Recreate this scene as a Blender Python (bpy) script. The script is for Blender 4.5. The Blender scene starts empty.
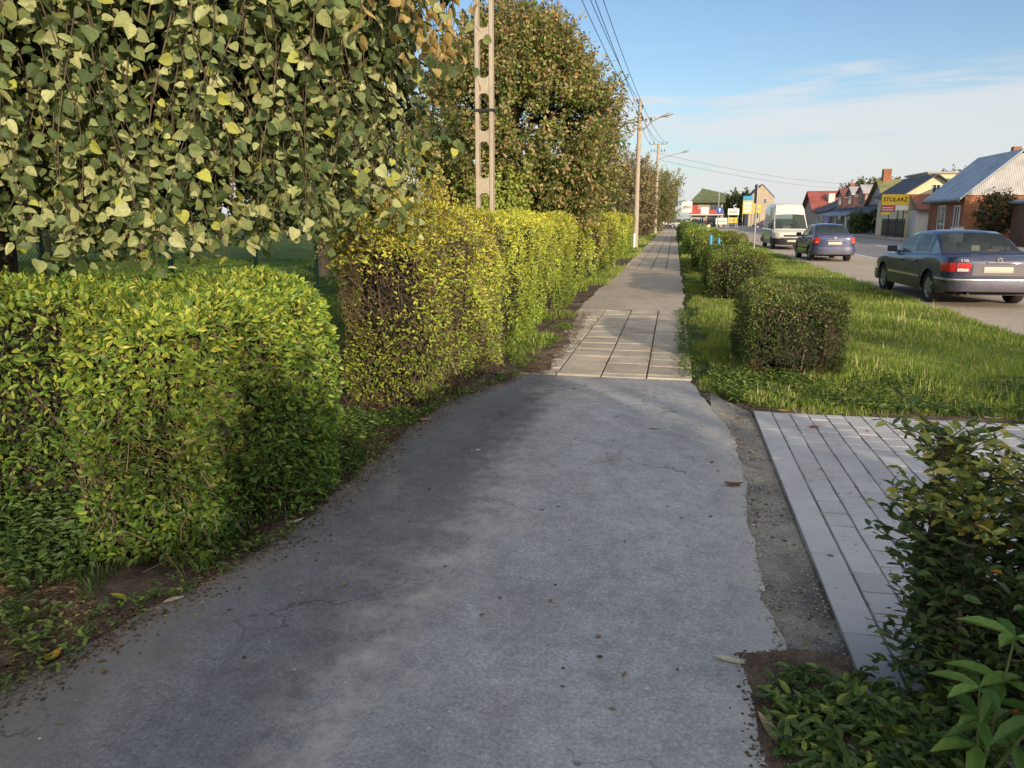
import bpy, math, random
import numpy as np
from mathutils import Vector, Matrix
random.seed(5)
R = np.random.default_rng(11)
scn = bpy.context.scene
COL = scn.collection
rad = math.radians
V = np.array

# ------------------------------------------------------------------ materials
def new_mat(name):
    m = bpy.data.materials.new(name); m.use_nodes = True
    nt = m.node_tree; nt.nodes.clear()
    out = nt.nodes.new('ShaderNodeOutputMaterial')
    return m, nt, out

def N(nt, t, **kw):
    n = nt.nodes.new(t)
    for k, v in kw.items():
        if k.startswith('_'): setattr(n, k[1:], v)
        else:
            k2 = int(k[1:]) if k[0] == 'i' and k[1:].isdigit() else k.replace('__', ' ')
            n.inputs[k2].default_value = v
    return n

def ramp(nt, fac, stops):
    r = nt.nodes.new('ShaderNodeValToRGB')
    e = r.color_ramp.elements
    while len(e) < len(stops): e.new(0.5)
    for i, (p, c) in enumerate(stops):
        e[i].position = p; e[i].color = (*c, 1) if len(c) == 3 else c
    nt.links.new(fac, r.inputs[0])
    return r.outputs[0]

def mix(nt, fac, a, b, mode='MIX'):
    m = nt.nodes.new('ShaderNodeMix'); m.data_type = 'RGBA'; m.blend_type = mode
    def put(s, v):
        if hasattr(v, 'is_linked') or isinstance(v, bpy.types.NodeSocket): nt.links.new(v, s)
        else: s.default_value = v if isinstance(v, float) else (*v, 1)
    put(m.inputs[0], fac); put(m.inputs[6], a); put(m.inputs[7], b)
    return m.outputs[2]

def math_(nt, op, a, b=0.0, c=None):
    m = nt.nodes.new('ShaderNodeMath'); m.operation = op
    for i, v in enumerate((a, b, c)):
        if v is None: continue
        if isinstance(v, (int, float)): m.inputs[i].default_value = v
        else: nt.links.new(v, m.inputs[i])
    return m.outputs[0]

def noise(nt, vec, scale, detail=4, rough=.55, dist=0.0, dims='3D'):
    n = nt.nodes.new('ShaderNodeTexNoise')
    n.inputs['Scale'].default_value = scale; n.inputs['Detail'].default_value = detail
    n.inputs['Roughness'].default_value = rough; n.inputs['Distortion'].default_value = dist
    if vec is not None: nt.links.new(vec, n.inputs['Vector'])
    return n.outputs[0]

def principled(nt, out, col, rough=.6, metal=0.0, spec=.4, bump=None, bstr=.3, bdist=.01, coat=0):
    p = nt.nodes.new('ShaderNodeBsdfPrincipled')
    if isinstance(col, bpy.types.NodeSocket): nt.links.new(col, p.inputs['Base Color'])
    else: p.inputs['Base Color'].default_value = (*col, 1)
    if isinstance(rough, bpy.types.NodeSocket): nt.links.new(rough, p.inputs['Roughness'])
    else: p.inputs['Roughness'].default_value = rough
    p.inputs['Metallic'].default_value = metal
    p.inputs['Specular IOR Level'].default_value = spec
    p.inputs['Coat Weight'].default_value = coat
    p.inputs['Coat Roughness'].default_value = .04
    if bump is not None:
        b = nt.nodes.new('ShaderNodeBump'); b.inputs['Strength'].default_value = bstr; b.inputs['Distance'].default_value = bdist
        nt.links.new(bump, b.inputs['Height']); nt.links.new(b.outputs[0], p.inputs['Normal'])
    nt.links.new(p.outputs[0], out.inputs[0])
    return p

def pos(nt):
    return nt.nodes.new('ShaderNodeNewGeometry').outputs['Position']
def objc(nt):
    return nt.nodes.new('ShaderNodeTexCoord').outputs['Object']

def simple(name, c, rough=.6, metal=0.0, var=.25, scale=6., bstr=.15, spec=.4, coat=0, bscale=None, bdist=.01):
    """noise-varied colour with a soft grime pattern and bump"""
    m, nt, out = new_mat(name)
    o = objc(nt)
    n1 = noise(nt, o, scale, 6, .65); n2 = noise(nt, o, scale * .23, 3)
    f = math_(nt, 'ADD', math_(nt, 'MULTIPLY', n1, .6), math_(nt, 'MULTIPLY', n2, .4))
    c = V(c, dtype=float)
    col = ramp(nt, f, [(.3, tuple(c * (1 - var))), (.7, tuple(np.minimum(c * (1 + var), 1)))])
    bn = noise(nt, o, bscale or scale * 6, 4, .7)
    principled(nt, out, col, rough, metal, spec, bn, bstr, bdist, coat)
    return m

def leaf_mat(name, trans=.35, rough=.45, spec=.35, tint=(1.15, 1.1, .5)):
    m, nt, out = new_mat(name)
    a = nt.nodes.new('ShaderNodeAttribute'); a.attribute_name = 'Col'
    n = noise(nt, pos(nt), 60., 2)
    c = mix(nt, 1.0, a.outputs[0], ramp(nt, n, [(.3, (.8, .8, .8)), (.7, (1.15, 1.15, 1.15))]), 'MULTIPLY')
    p = nt.nodes.new('ShaderNodeBsdfPrincipled')
    nt.links.new(c, p.inputs['Base Color'])
    p.inputs['Roughness'].default_value = rough; p.inputs['Specular IOR Level'].default_value = spec
    t = nt.nodes.new('ShaderNodeBsdfTranslucent')
    tc = mix(nt, 1.0, c, tint, 'MULTIPLY')
    nt.links.new(tc, t.inputs[0])
    ms = nt.nodes.new('ShaderNodeMixShader'); ms.inputs[0].default_value = trans
    nt.links.new(p.outputs[0], ms.inputs[1]); nt.links.new(t.outputs[0], ms.inputs[2])
    nt.links.new(ms.outputs[0], out.inputs[0])
    return m

M = {}
M['leaf'] = leaf_mat('leaf')
M['leafbig'] = leaf_mat('leaf_weeping', .22, .55, .3, (1.1, 1.1, .5))
M['grass'] = leaf_mat('grass_blade', .4, .5, .3, (1.1, 1.15, .4))
M['twig'] = simple('twig_bark', (.11, .078, .055), .85, var=.4, scale=20)
M['bark'] = simple('tree_bark', (.12, .095, .075), .9, var=.45, scale=14, bstr=.8, bdist=.03)
M['core'] = simple('shade_core', (.016, .017, .009), .95, var=.6, scale=18, bstr=.6)
M['darkmetal'] = simple('dark_metal', (.03, .03, .032), .5, .3)
M['black'] = simple('black_plastic', (.018, .018, .02), .55, var=.2)
M['rubber'] = simple('rubber', (.022, .022, .022), .8, var=.3)
M['rim'] = simple('rim_alloy', (.42, .42, .43), .35, .8, var=.15)
M['chrome'] = simple('chrome', (.62, .62, .63), .22, .9, var=.1)
M['white'] = simple('white_paint', (.74, .73, .69), .55, var=.08)
M['cream'] = simple('cream_paint', (.62, .56, .42), .75, var=.12)
M['red'] = simple('red_paint', (.42, .07, .06), .5, var=.15)
M['yellow'] = simple('yellow_paint', (.78, .52, .04), .5, var=.1)
M['blue'] = simple('blue_paint', (.04, .30, .52), .5, var=.15)
M['roadblue'] = simple('sign_blue', (.03, .1, .45), .4, var=.1)
M['concrete'] = simple('concrete', (.40, .345, .27), .85, var=.2, scale=9, bstr=.4)
M['galv'] = simple('galvanised', (.35, .35, .34), .5, .4, var=.12)
M['fencegreen'] = simple('fence_green', (.012, .075, .05), .45, var=.25)
M['stemgreen'] = simple('green_stem', (.14, .17, .06), .6)
M['wood'] = simple('brown_wood', (.16, .085, .055), .75, var=.35)
M['navyroof'] = simple('blue_grey_roof', (.17, .20, .25), .5, var=.12, scale=2)
M['text'] = simple('black_lettering', (.02, .02, .02), .6, var=.1)

def glass_mat(name, tint=(.16, .2, .2), clear=.45):
    m, nt, out = new_mat(name)
    p = N(nt, 'ShaderNodeBsdfPrincipled'); p.inputs['Base Color'].default_value = (*(V(tint) * .25), 1)
    n = noise(nt, objc(nt), 3., 2)
    nt.links.new(ramp(nt, n, [(.3, (.03, .03, .03)), (.7, (.09, .09, .09))]), p.inputs['Roughness'])
    p.inputs['Specular IOR Level'].default_value = .9
    t = N(nt, 'ShaderNodeBsdfTransparent'); t.inputs[0].default_value = (.75, .85, .8, 1)
    ms = N(nt, 'ShaderNodeMixShader'); ms.inputs[0].default_value = clear
    nt.links.new(p.outputs[0], ms.inputs[1]); nt.links.new(t.outputs[0], ms.inputs[2]); nt.links.new(ms.outputs[0], out.inputs[0])
    return m
M['carglass'] = glass_mat('car_glass', (.2, .25, .26), .5)
M['glass'] = glass_mat('window_glass', (.2, .24, .3), .0)

def paint_mat(name, c, rough=.35, metal=.4):
    m, nt, out = new_mat(name)
    o = objc(nt)
    n = noise(nt, o, 1.6, 5, .7)
    c = V(c, dtype=float)
    col = ramp(nt, n, [(.35, tuple(c)), (.75, tuple(c * .8 + .035))])
    # road dust near the sills
    sep = nt.nodes.new('ShaderNodeSeparateXYZ'); nt.links.new(o, sep.inputs[0])
    d = math_(nt, 'MULTIPLY', math_(nt, 'SUBTRACT', .75, sep.outputs[2]), 1.1)
    d = math_(nt, 'MULTIPLY', d, noise(nt, o, 7., 5))
    dn = nt.nodes.new('ShaderNodeClamp'); nt.links.new(d, dn.inputs[0])
    col = mix(nt, dn.outputs[0], col, (.2, .17, .13))
    rr = ramp(nt, n, [(.3, (rough,) * 3), (.8, (rough + .15,) * 3)])
    principled(nt, out, col, rr, metal, .5, noise(nt, o, 2., 2), .02, .01, .7)
    return m
M['navy'] = paint_mat('navy_car_paint', (.022, .028, .075))
M['blueviolet'] = paint_mat('blue_car_paint', (.035, .05, .13))
M['vanwhite'] = paint_mat('white_car_paint', (.72, .70, .62), .4, 0.0)
M['silver'] = paint_mat('silver_car_paint', (.4, .42, .45))
M['recess'] = simple('plate_recess', (.13, .12, .14), .5, var=.1)
M['taillight'] = simple('tail_light_red', (.55, .025, .02), .2, var=.2, spec=.6, coat=.6)
M['lamp_clear'] = simple('lamp_clear', (.55, .55, .52), .15, var=.2, spec=.7, coat=.6)
M['orange'] = simple('indicator_orange', (.7, .22, .03), .25, var=.15, coat=.5)
M['plate'] = simple('blank_plate', (.5, .48, .42), .6, var=.06)
M['greenthing'] = simple('green_cloth', (.04, .4, .06), .8, var=.2)
M['seat'] = simple('seat_fabric', (.05, .05, .055), .9, var=.3)

def asphalt_mat(name, dark, light, sx=1.0, cracks=True, tan=(.22, .19, .15), tanamt=.3, seam=None):
    m, nt, out = new_mat(name)
    P = pos(nt)
    mp = nt.nodes.new('ShaderNodeMapping'); mp.inputs['Scale'].default_value = (1, .55, 1); nt.links.new(P, mp.inputs[0])
    big = noise(nt, mp.outputs[0], .55 * sx, 5, .55, .6)
    mid = noise(nt, P, 4.5, 7, .62, .4)
    fine = noise(nt, P, 150., 3, .7)
    f = math_(nt, 'ADD', math_(nt, 'MULTIPLY', big, .65), math_(nt, 'MULTIPLY', mid, .35))
    col = ramp(nt, f, [(.36, dark), (.5, tuple((V(dark) + V(light)) / 2)), (.64, light)])
    dust = ramp(nt, noise(nt, P, 1.3, 6, .7, .8), [(.52, (0, 0, 0)), (.75, (tanamt,) * 3)])
    col = mix(nt, dust, col, tan)
    col = mix(nt, 1.0, col, ramp(nt, fine, [(.3, (.86,) * 3), (.7, (1.13,) * 3)]), 'MULTIPLY')
    g1 = noise(nt, P, 17., 6, .8); g2 = noise(nt, P, 62., 4, .8)
    col = mix(nt, 1.0, col, ramp(nt, g1, [(.32, (.80,) * 3), (.5, (1.,) * 3), (.68, (1.18,) * 3)]), 'MULTIPLY')
    col = mix(nt, 1.0, col, ramp(nt, g2, [(.34, (.72,) * 3), (.5, (1.,) * 3), (.66, (1.32,) * 3)]), 'MULTIPLY')
    if seam is not None:
        sq = nt.nodes.new('ShaderNodeSeparateXYZ'); nt.links.new(P, sq.inputs[0])
        wv = math_(nt, 'MULTIPLY', math_(nt, 'SUBTRACT', noise(nt, P, 2.3, 6, .7), .5), 1.0)
        # trodden dust and soil along both margins
        el = ramp(nt, math_(nt, 'ADD', math_(nt, 'ADD', sq.outputs[0], wv), 2.35), [(.1, (.9,) * 3), (.38, (.45,) * 3), (.55, (0, 0, 0))])
        col = mix(nt, el, col, (.34, .31, .27))
        er = ramp(nt, math_(nt, 'ADD', math_(nt, 'SUBTRACT', sq.outputs[0], .0), wv), [(.25, (0, 0, 0)), (.5, (.6,) * 3)])
        col = mix(nt, er, col, (.40, .39, .37))
    if seam is not None:      # darker left of the split, worn pale ridge along it
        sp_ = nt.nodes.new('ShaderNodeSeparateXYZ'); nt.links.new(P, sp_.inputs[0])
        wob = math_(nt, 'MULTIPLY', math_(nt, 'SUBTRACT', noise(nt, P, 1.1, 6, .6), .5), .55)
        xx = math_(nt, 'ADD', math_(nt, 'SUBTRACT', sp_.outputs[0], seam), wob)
        side_tone = ramp(nt, math_(nt, 'ADD', math_(nt, 'MULTIPLY', xx, 2.6), .5), [(.0, (.50, .50, .52)), (.7, (.98, .98, .98)), (1., (1.06, 1.06, 1.06))])
        col = mix(nt, 1.0, col, side_tone, 'MULTIPLY')
        g = math_(nt, 'MULTIPLY', math_(nt, 'SUBTRACT', 1.0, math_(nt, 'MULTIPLY', math_(nt, 'ABSOLUTE', xx), 2.8)), ramp(nt, noise(nt, P, 5., 7, .75), [(.42, (0, 0, 0)), (.62, (.6, .6, .6))]))
        gc = nt.nodes.new('ShaderNodeClamp'); nt.links.new(g, gc.inputs[0])
        col = mix(nt, gc.outputs[0], col, (.46, .44, .41))
    # small pale specks and dark spots
    vo = nt.nodes.new('ShaderNodeTexVoronoi'); vo.inputs['Scale'].default_value = 9.; nt.links.new(P, vo.inputs['Vector'])
    sp = ramp(nt, vo.outputs['Distance'], [(.04, (1, 1, 1)), (.075, (0, 0, 0))])
    spn = ramp(nt, noise(nt, P, 5., 1), [(.5, (0, 0, 0)), (.56, (.8, .8, .8))])
    col = mix(nt, mix(nt, 1.0, sp, spn, 'MULTIPLY'), col, (.55, .55, .52))
    vo2 = nt.nodes.new('ShaderNodeTexVoronoi'); vo2.inputs['Scale'].default_value = 5.3; nt.links.new(P, vo2.inputs['Vector'])
    sp2 = ramp(nt, vo2.outputs['Distance'], [(.05, (1, 1, 1)), (.085, (0, 0, 0))])
    spn2 = ramp(nt, noise(nt, P, 3.1, 1), [(.56, (0, 0, 0)), (.62, (.5, .5, .5))])
    col = mix(nt, mix(nt, 1.0, sp2, spn2, 'MULTIPLY'), col, (.03, .03, .03))
    h = math_(nt, 'ADD', math_(nt, 'MULTIPLY', fine, .35), math_(nt, 'MULTIPLY', mid, .65))
    if cracks:
        dn = nt.nodes.new('ShaderNodeTexNoise'); dn.inputs['Scale'].default_value = 2.2; dn.inputs['Detail'].default_value = 6
        nt.links.new(P, dn.inputs['Vector'])
        ad = nt.nodes.new('ShaderNodeVectorMath'); ad.operation = 'MULTIPLY_ADD'
        nt.links.new(dn.outputs['Color'], ad.inputs[0]); ad.inputs[1].default_value = (.9, .9, .9); nt.links.new(P, ad.inputs[2])
        v = nt.nodes.new('ShaderNodeTexVoronoi'); v.feature = 'DISTANCE_TO_EDGE'; v.inputs['Scale'].default_value = .75
        nt.links.new(ad.outputs[0], v.inputs['Vector'])
        cr = ramp(nt, v.outputs['Distance'], [(.0, (.9, .9, .9)), (.003, (.6, .6, .6)), (.008, (0, 0, 0))])
        msk = ramp(nt, noise(nt, P, .9, 3, .5), [(.47, (0, 0, 0)), (.6, (.7, .7, .7))])
        cm = mix(nt, 1.0, cr, msk, 'MULTIPLY')
        col = mix(nt, cm, col, (.025, .025, .025))
        # pale worn crazing on ridges
        v2 = nt.nodes.new('ShaderNodeTexVoronoi'); v2.feature = 'DISTANCE_TO_EDGE'; v2.inputs['Scale'].default_value = 4.
        nt.links.new(ad.outputs[0], v2.inputs['Vector'])
        c2 = ramp(nt, v2.outputs['Distance'], [(.0, (.5,) * 3), (.05, (0, 0, 0))])
        m2 = ramp(nt, noise(nt, P, .8, 4, .6, .3), [(.54, (0, 0, 0)), (.66, (.6, .6, .6))])
        col = mix(nt, mix(nt, 1.0, c2, m2, 'MULTIPLY'), col, (.36, .35, .33))
        h = math_(nt, 'SUBTRACT', h, cm)
    principled(nt, out, col, .82, 0, .3, h, .45, .012)
    return m
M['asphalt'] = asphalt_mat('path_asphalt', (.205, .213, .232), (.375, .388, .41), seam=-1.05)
M['asphalt2'] = asphalt_mat('far_path_asphalt', (.33, .29, .24), (.46, .40, .32), 1.5)
M['road'] = asphalt_mat('road_asphalt', (.17, .17, .175), (.25, .245, .24), .5)
M['parking'] = asphalt_mat('parking_asphalt', (.36, .305, .24), (.50, .42, .32), .7, True, (.3, .24, .17), .5)
M['farpave'] = asphalt_mat('far_pavement', (.24, .22, .20), (.33, .30, .26), .7, False)

def ground_mat(name, a, b, c, scale=1.2, fines=60., bstr=.7, bdist=.03):
    m, nt, out = new_mat(name)
    P = pos(nt)
    f = noise(nt, P, scale, 7, .65, .5)
    col = ramp(nt, f, [(.34, a), (.5, b), (.66, c)])
    fi = noise(nt, P, fines, 4, .75)
    col = mix(nt, 1.0, col, ramp(nt, fi, [(.3, (.55,) * 3), (.7, (1.4,) * 3)]), 'MULTIPLY')
    principled(nt, out, col, .95, 0, .15, fi, bstr, bdist)
    return m
M['ground'] = ground_mat('lawn_ground', (.05, .075, .018), (.075, .12, .025), (.10, .145, .03), .4, 30.)
M['soil'] = ground_mat('soil', (.06, .046, .036), (.12, .09, .068), (.22, .18, .14), 3.)
M['grit'] = ground_mat('grit', (.20, .195, .19), (.40, .385, .36), (.60, .57, .51), 2.2, 85., 1., .03)
M['verge'] = ground_mat('verge_soil', (.03, .045, .012), (.045, .07, .016), (.06, .09, .02), 2., 50.)

def slab_mat(name, base, var, stain):
    m, nt, out = new_mat(name)
    P = pos(nt)
    a = nt.nodes.new('ShaderNodeAttribute'); a.attribute_name = 'Col'
    f = noise(nt, P, 2.6, 7, .65, .3)
    c = mix(nt, 1.0, a.outputs[0], ramp(nt, f, [(.3, (1 - var,) * 3), (.7, (1 + var,) * 3)]), 'MULTIPLY')
    c = mix(nt, ramp(nt, noise(nt, P, 7., 5, .7), [(.55, (0, 0, 0)), (.8, (.5, .5, .5))]), c, stain)
    fi = noise(nt, P, 180., 3, .7)
    c = mix(nt, 1.0, c, ramp(nt, fi, [(.3, (.88,) * 3), (.7, (1.1,) * 3)]), 'MULTIPLY')
    principled(nt, out, c, .85, 0, .25, fi, .3, .004)
    return m
M['slab'] = slab_mat('concrete_slab', .3, .22, (.14, .12, .10))
M['paver'] = slab_mat('concrete_paver', .3, .10, (.24, .24, .23))

def brick_mat(name, c1, c2, mortar, scale=1.0):
    m, nt, out = new_mat(name)
    o = objc(nt)
    cmb = nt.nodes.new('ShaderNodeSeparateXYZ'); nt.links.new(o, cmb.inputs[0])
    s = math_(nt, 'ADD', cmb.outputs[0], cmb.outputs[1])
    cv = nt.nodes.new('ShaderNodeCombineXYZ'); nt.links.new(s, cv.inputs[0]); nt.links.new(cmb.outputs[2], cv.inputs[1])
    b = nt.nodes.new('ShaderNodeTexBrick'); nt.links.new(cv.outputs[0], b.inputs['Vector'])
    b.inputs['Scale'].default_value = scale
    b.inputs['Brick Width'].default_value = .25; b.inputs['Row Height'].default_value = .075; b.inputs['Mortar Size'].default_value = .01
    b.inputs['Color1'].default_value = (*c1, 1); b.inputs['Color2'].default_value = (*c2, 1); b.inputs['Mortar'].default_value = (*mortar, 1)
    c = mix(nt, 1.0, b.outputs[0], ramp(nt, noise(nt, o, .8, 5), [(.3, (.8,) * 3), (.7, (1.2,) * 3)]), 'MULTIPLY')
    principled(nt, out, c, .9, 0, .2, b.outputs[1], .3, .01)
    return m
M['brick'] = brick_mat('red_brick', (.36, .115, .05), (.27, .085, .04), (.3, .22, .16))

def roof_mat(name, c, ribs=3.0, axis=0, rough=.6):
    m, nt, out = new_mat(name)
    o = objc(nt)
    w = nt.nodes.new('ShaderNodeTexWave'); w.inputs['Scale'].default_value = ribs; w.bands_direction = 'X' if axis == 0 else 'Y'
    nt.links.new(o, w.inputs[0])
    c = V(c, dtype=float)
    col = ramp(nt, noise(nt, o, .9, 6, .7), [(.3, tuple(c * .72)), (.7, tuple(np.minimum(c * 1.3, 1)))])
    col = mix(nt, 1.0, col, ramp(nt, w.outputs[1], [(0, (.8,) * 3), (.5, (1.05,) * 3)]), 'MULTIPLY')
    principled(nt, out, col, rough, 0, .4, w.outputs[1], .5, .04)
    return m
M['roof_blue'] = roof_mat('blue_grey_sheet_roof', (.30, .36, .44), 3., 1, .45)
M['roof_pale'] = roof_mat('pale_sheet_gable', (.46, .45, .46), 3., 0, .6)
M['roof_red'] = roof_mat('red_tile_roof', (.36, .10, .075), 4., 1)
M['roof_olive'] = roof_mat('olive_roof', (.23, .23, .10), 4., 0)
M['roof_dark'] = roof_mat('dark_roof', (.07, .08, .10), 4., 1)
M['roof_brown'] = roof_mat('brown_roof', (.26, .10, .075), 4., 0)
M['roof_green'] = roof_mat('green_roof', (.12, .145, .075), 4., 0)
M['wall_grey'] = simple('grey_render', (.36, .34, .33), .85, var=.15, scale=1.5)
M['wall_cream'] = simple('cream_render', (.68, .58, .36), .85, var=.12, scale=1.5)
M['wall_yellow'] = simple('pale_yellow_render', (.70, .64, .42), .85, var=.1, scale=1.5)
M['wall_pink'] = simple('pink_render', (.48, .24, .2), .85, var=.12, scale=1.5)
M['wall_white'] = simple('white_render', (.66, .64, .6), .85, var=.12, scale=1.5)
M['wall_tan'] = simple('tan_render', (.42, .35, .27), .85, var=.15, scale=1.5)

# ------------------------------------------------------------------ object helpers
def link(name, me, parent=None, mat=None, loc=None):
    o = bpy.data.objects.new(name, me); COL.objects.link(o)
    if mat is not None: me.materials.append(mat)
    if parent is not None: o.parent = parent
    if loc is not None: o.location = loc
    return o

def tag(o, label=None, cat=None, group=None, kind=None):
    if label: o['label'] = label
    if cat: o['category'] = cat
    if group: o['group'] = group
    if kind: o['kind'] = kind
    return o

def thing(name, label, cat, loc=(0, 0, 0), rz=0, group=None):
    o = bpy.data.objects.new(name, None); COL.objects.link(o)
    o.location = loc; o.rotation_euler = (0, 0, rz); o.empty_display_size = .2
    return tag(o, label, cat, group)

def np_mesh(name, verts, faces, cols=None, smooth=False):
    """faces: (n,k) array"""
    verts = np.asarray(verts, np.float32); faces = np.asarray(faces, np.int32)
    me = bpy.data.meshes.new(name)
    me.vertices.add(len(verts)); me.vertices.foreach_set('co', verts.ravel())
    n, k = faces.shape
    me.loops.add(n * k); me.loops.foreach_set('vertex_index', faces.ravel())
    me.polygons.add(n); me.polygons.foreach_set('loop_start', np.arange(0, n * k, k, dtype=np.int32))
    me.polygons.foreach_set('use_smooth', np.full(n, bool(smooth)))
    if cols is not None:
        a = me.attributes.new('Col', 'FLOAT_COLOR', 'POINT')
        c4 = np.ones((len(verts), 4), np.float32); c4[:, :3] = cols
        a.data.foreach_set('color', c4.ravel())
    me.update(calc_edges=True)
    return me

class MB:
    def __init__(s): s.v = []; s.f = []
    def add(s, v, f):
        b = len(s.v); s.v += [tuple(p) for p in v]; s.f += [tuple(i + b for i in q) for q in f]; return s
    def box(s, x0, x1, y0, y1, z0, z1):
        v = [(x, y, z) for z in (z0, z1) for y in (y0, y1) for x in (x0, x1)]
        return s.add(v, [(0, 2, 3, 1), (4, 5, 7, 6), (0, 1, 5, 4), (2, 6, 7, 3), (0, 4, 6, 2), (1, 3, 7, 5)])
    def cbox(s, c, d): return s.box(c[0] - d[0] / 2, c[0] + d[0] / 2, c[1] - d[1] / 2, c[1] + d[1] / 2, c[2] - d[2] / 2, c[2] + d[2] / 2)
    def tube(s, pts, rs, n=8, cap=True):
        pts = [Vector(p) for p in pts]
        if not hasattr(rs, '__len__'): rs = [rs] * len(pts)
        rings = []; up = Vector((.13, .21, .97))
        for i, p in enumerate(pts):
            d = (pts[min(i + 1, len(pts) - 1)] - pts[max(i - 1, 0)]).normalized()
            a = d.cross(up)
            if a.length < .05: a = d.cross(Vector((1, 0, 0)))
            a.normalize(); b = a.cross(d)
            rings.append([p + (a * math.cos(t) + b * math.sin(t)) * rs[i] for t in [2 * math.pi * k / n for k in range(n)]])
        v = [q for r in rings for q in r]; f = []
        for i in range(len(pts) - 1):
            for k in range(n):
                f.append((i * n + k, (i + 1) * n + k, (i + 1) * n + (k + 1) % n, i * n + (k + 1) % n))
        if cap: f += [tuple(range(n)), tuple((len(pts) - 1) * n + k for k in reversed(range(n)))]
        return s.add(v, f)
    def lathe(s, prof, n=24, axis='z', c=(0, 0, 0)):
        v = []; f = []
        for (r, h) in prof:
            for k in range(n):
                t = 2 * math.pi * k / n
                a, b = r * math.cos(t), r * math.sin(t)
                p = {'z': (a, b, h), 'x': (h, a, b), 'y': (a, h, b)}[axis]
                v.append((p[0] + c[0], p[1] + c[1], p[2] + c[2]))
        for i in range(len(prof) - 1):
            for k in range(n): f.append((i * n + k, i * n + (k + 1) % n, (i + 1) * n + (k + 1) % n, (i + 1) * n + k))
        return s.add(v, f)
    def prism(s, poly, y0, y1, axis='y'):
        """poly: (a,b) list; extruded along axis"""
        n = len(poly); v = []
        for h in (y0, y1):
            for (a, b) in poly: v.append({'y': (a, h, b), 'x': (h, a, b), 'z': (a, b, h)}[axis])
        f = [tuple(range(n)), tuple(range(2 * n - 1, n - 1, -1))]
        for i in range(n): f.append((i, i + n, (i + 1) % n + n, (i + 1) % n))
        return s.add(v, f)
    def build(s, name, mat, parent=None, smooth=None, bevel=0, loc=None):
        me = bpy.data.meshes.new(name); me.from_pydata(s.v, [], s.f); me.validate(); me.update()
        import bmesh
        bm = bmesh.new(); bm.from_mesh(me); bmesh.ops.delete(bm, geom=[q for q in bm.verts if not q.link_faces], context='VERTS'); bmesh.ops.recalc_face_normals(bm, faces=bm.faces)
        if bevel: bmesh.ops.bevel(bm, geom=list(bm.edges), offset=bevel, segments=1, affect='EDGES', clamp_overlap=True)
        bm.to_mesh(me); bm.free()
        if smooth is not None:
            me.polygons.foreach_set('use_smooth', np.ones(len(me.polygons), bool))
            me.set_sharp_from_angle(angle=rad(smooth))
        return link(name, me, parent, mat, loc)

def copy_tree(o, parent=None):
    c = o.copy(); COL.objects.link(c)
    if parent is not None: c.parent = parent
    for ch in list(o.children): copy_tree(ch, c)
    return c

# ------------------------------------------------------------------ vegetation helpers
def unit(a): return a / np.maximum(np.linalg.norm(a, axis=-1, keepdims=True), 1e-9)
_nk = {}
def sn(P, freq, seed=0):
    """smooth pseudo-noise roughly in -1..1"""
    if seed not in _nk:
        r = np.random.default_rng(100 + seed); k = unit(r.normal(size=(9, 3))) * r.uniform(.6, 1.9, (9, 1)); _nk[seed] = (k, r.uniform(0, 6.3, 9))
    k, ph = _nk[seed]
    return np.sin(P @ (k.T * freq) + ph).sum(-1) / 3.2

LEAF = (V([[0, 0, 0], [.28, .20, .045], [.66, .19, .05], [1, 0, -.05], [.66, -.19, .05], [.28, -.20, .045]]), V([[0, 1, 2, 3], [0, 3, 4, 5]]))
LEAF4 = (V([[0, 0, 0], [.5, .33, .05], [1, 0, 0], [.5, -.33, .05]]), V([[0, 1, 2, 3]]))
HEART = (V([[.02, 0, 0], [-.03, .17, .02], [.03, .34, .05], [.2, .47, .07], [.5, .44, .06], [.78, .25, .03], [1.02, 0, -.05],
             [.78, -.25, .03], [.5, -.44, .06], [.2, -.47, .07], [.03, -.34, .05], [-.03, -.17, .02]]), V([[0, 1, 2, 3, 4, 5, 6], [0, 6, 7, 8, 9, 10, 11]]))
BLADE = (V([[0, .05, 0], [0, -.05, 0], [.55, .04, 0], [.55, -.04, 0], [1, 0, -.28]]), V([[0, 1, 3], [0, 3, 2], [2, 3, 4]]))

def leaf_mesh(name, P, D, Nn, S, C, tmpl=LEAF, curl=0.):
    """P base points, D length direction, Nn approximate face normal, S size, C colour"""
    tv, tf = tmpl
    D = unit(D); B = unit(np.cross(Nn, D)); U = np.cross(D, B)
    S = np.asarray(S)[:, None]
    k = len(tv)
    v = (P[:, None, :] + S[:, :, None] * (tv[None, :, 0:1] * D[:, None, :] + tv[None, :, 1:2] * B[:, None, :] + tv[None, :, 2:3] * U[:, None, :]))
    if curl: v[:, :, 2] -= (S * curl) * tv[None, :, 0] ** 2
    f = tf[None] + (np.arange(len(P)) * k)[:, None, None]
    return np_mesh(name, v.reshape(-1, 3), f.reshape(-1, tf.shape[1]), np.repeat(C, k, 0))

def sticks_mesh(name, A, B, ra, rb):
    """many thin three-sided twigs"""
    d = unit(B - A); s = unit(np.cross(d, V([.3, .5, .81]))); t = np.cross(d, s)
    vs = []
    for (p, r) in ((A, ra), (B, rb)):
        r = np.broadcast_to(np.asarray(r, float), (len(A),))[:, None]
        for a in (0, 2.094, 4.189): vs.append(p + r * (math.cos(a) * s + math.sin(a) * t))
    v = np.stack(vs, 1); tf = V([[0, 1, 4, 3], [1, 2, 5, 4], [2, 0, 3, 5]])
    f = tf[None] + (np.arange(len(A)) * 6)[:, None, None]
    return np_mesh(name, v.reshape(-1, 3), f.reshape(-1, 4))

def pal(n, cols, w=None):
    c = V(cols, dtype=float); i = R.choice(len(c), n, p=w)
    return c[i] * R.uniform(.8, 1.2, (n, 1))

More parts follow.
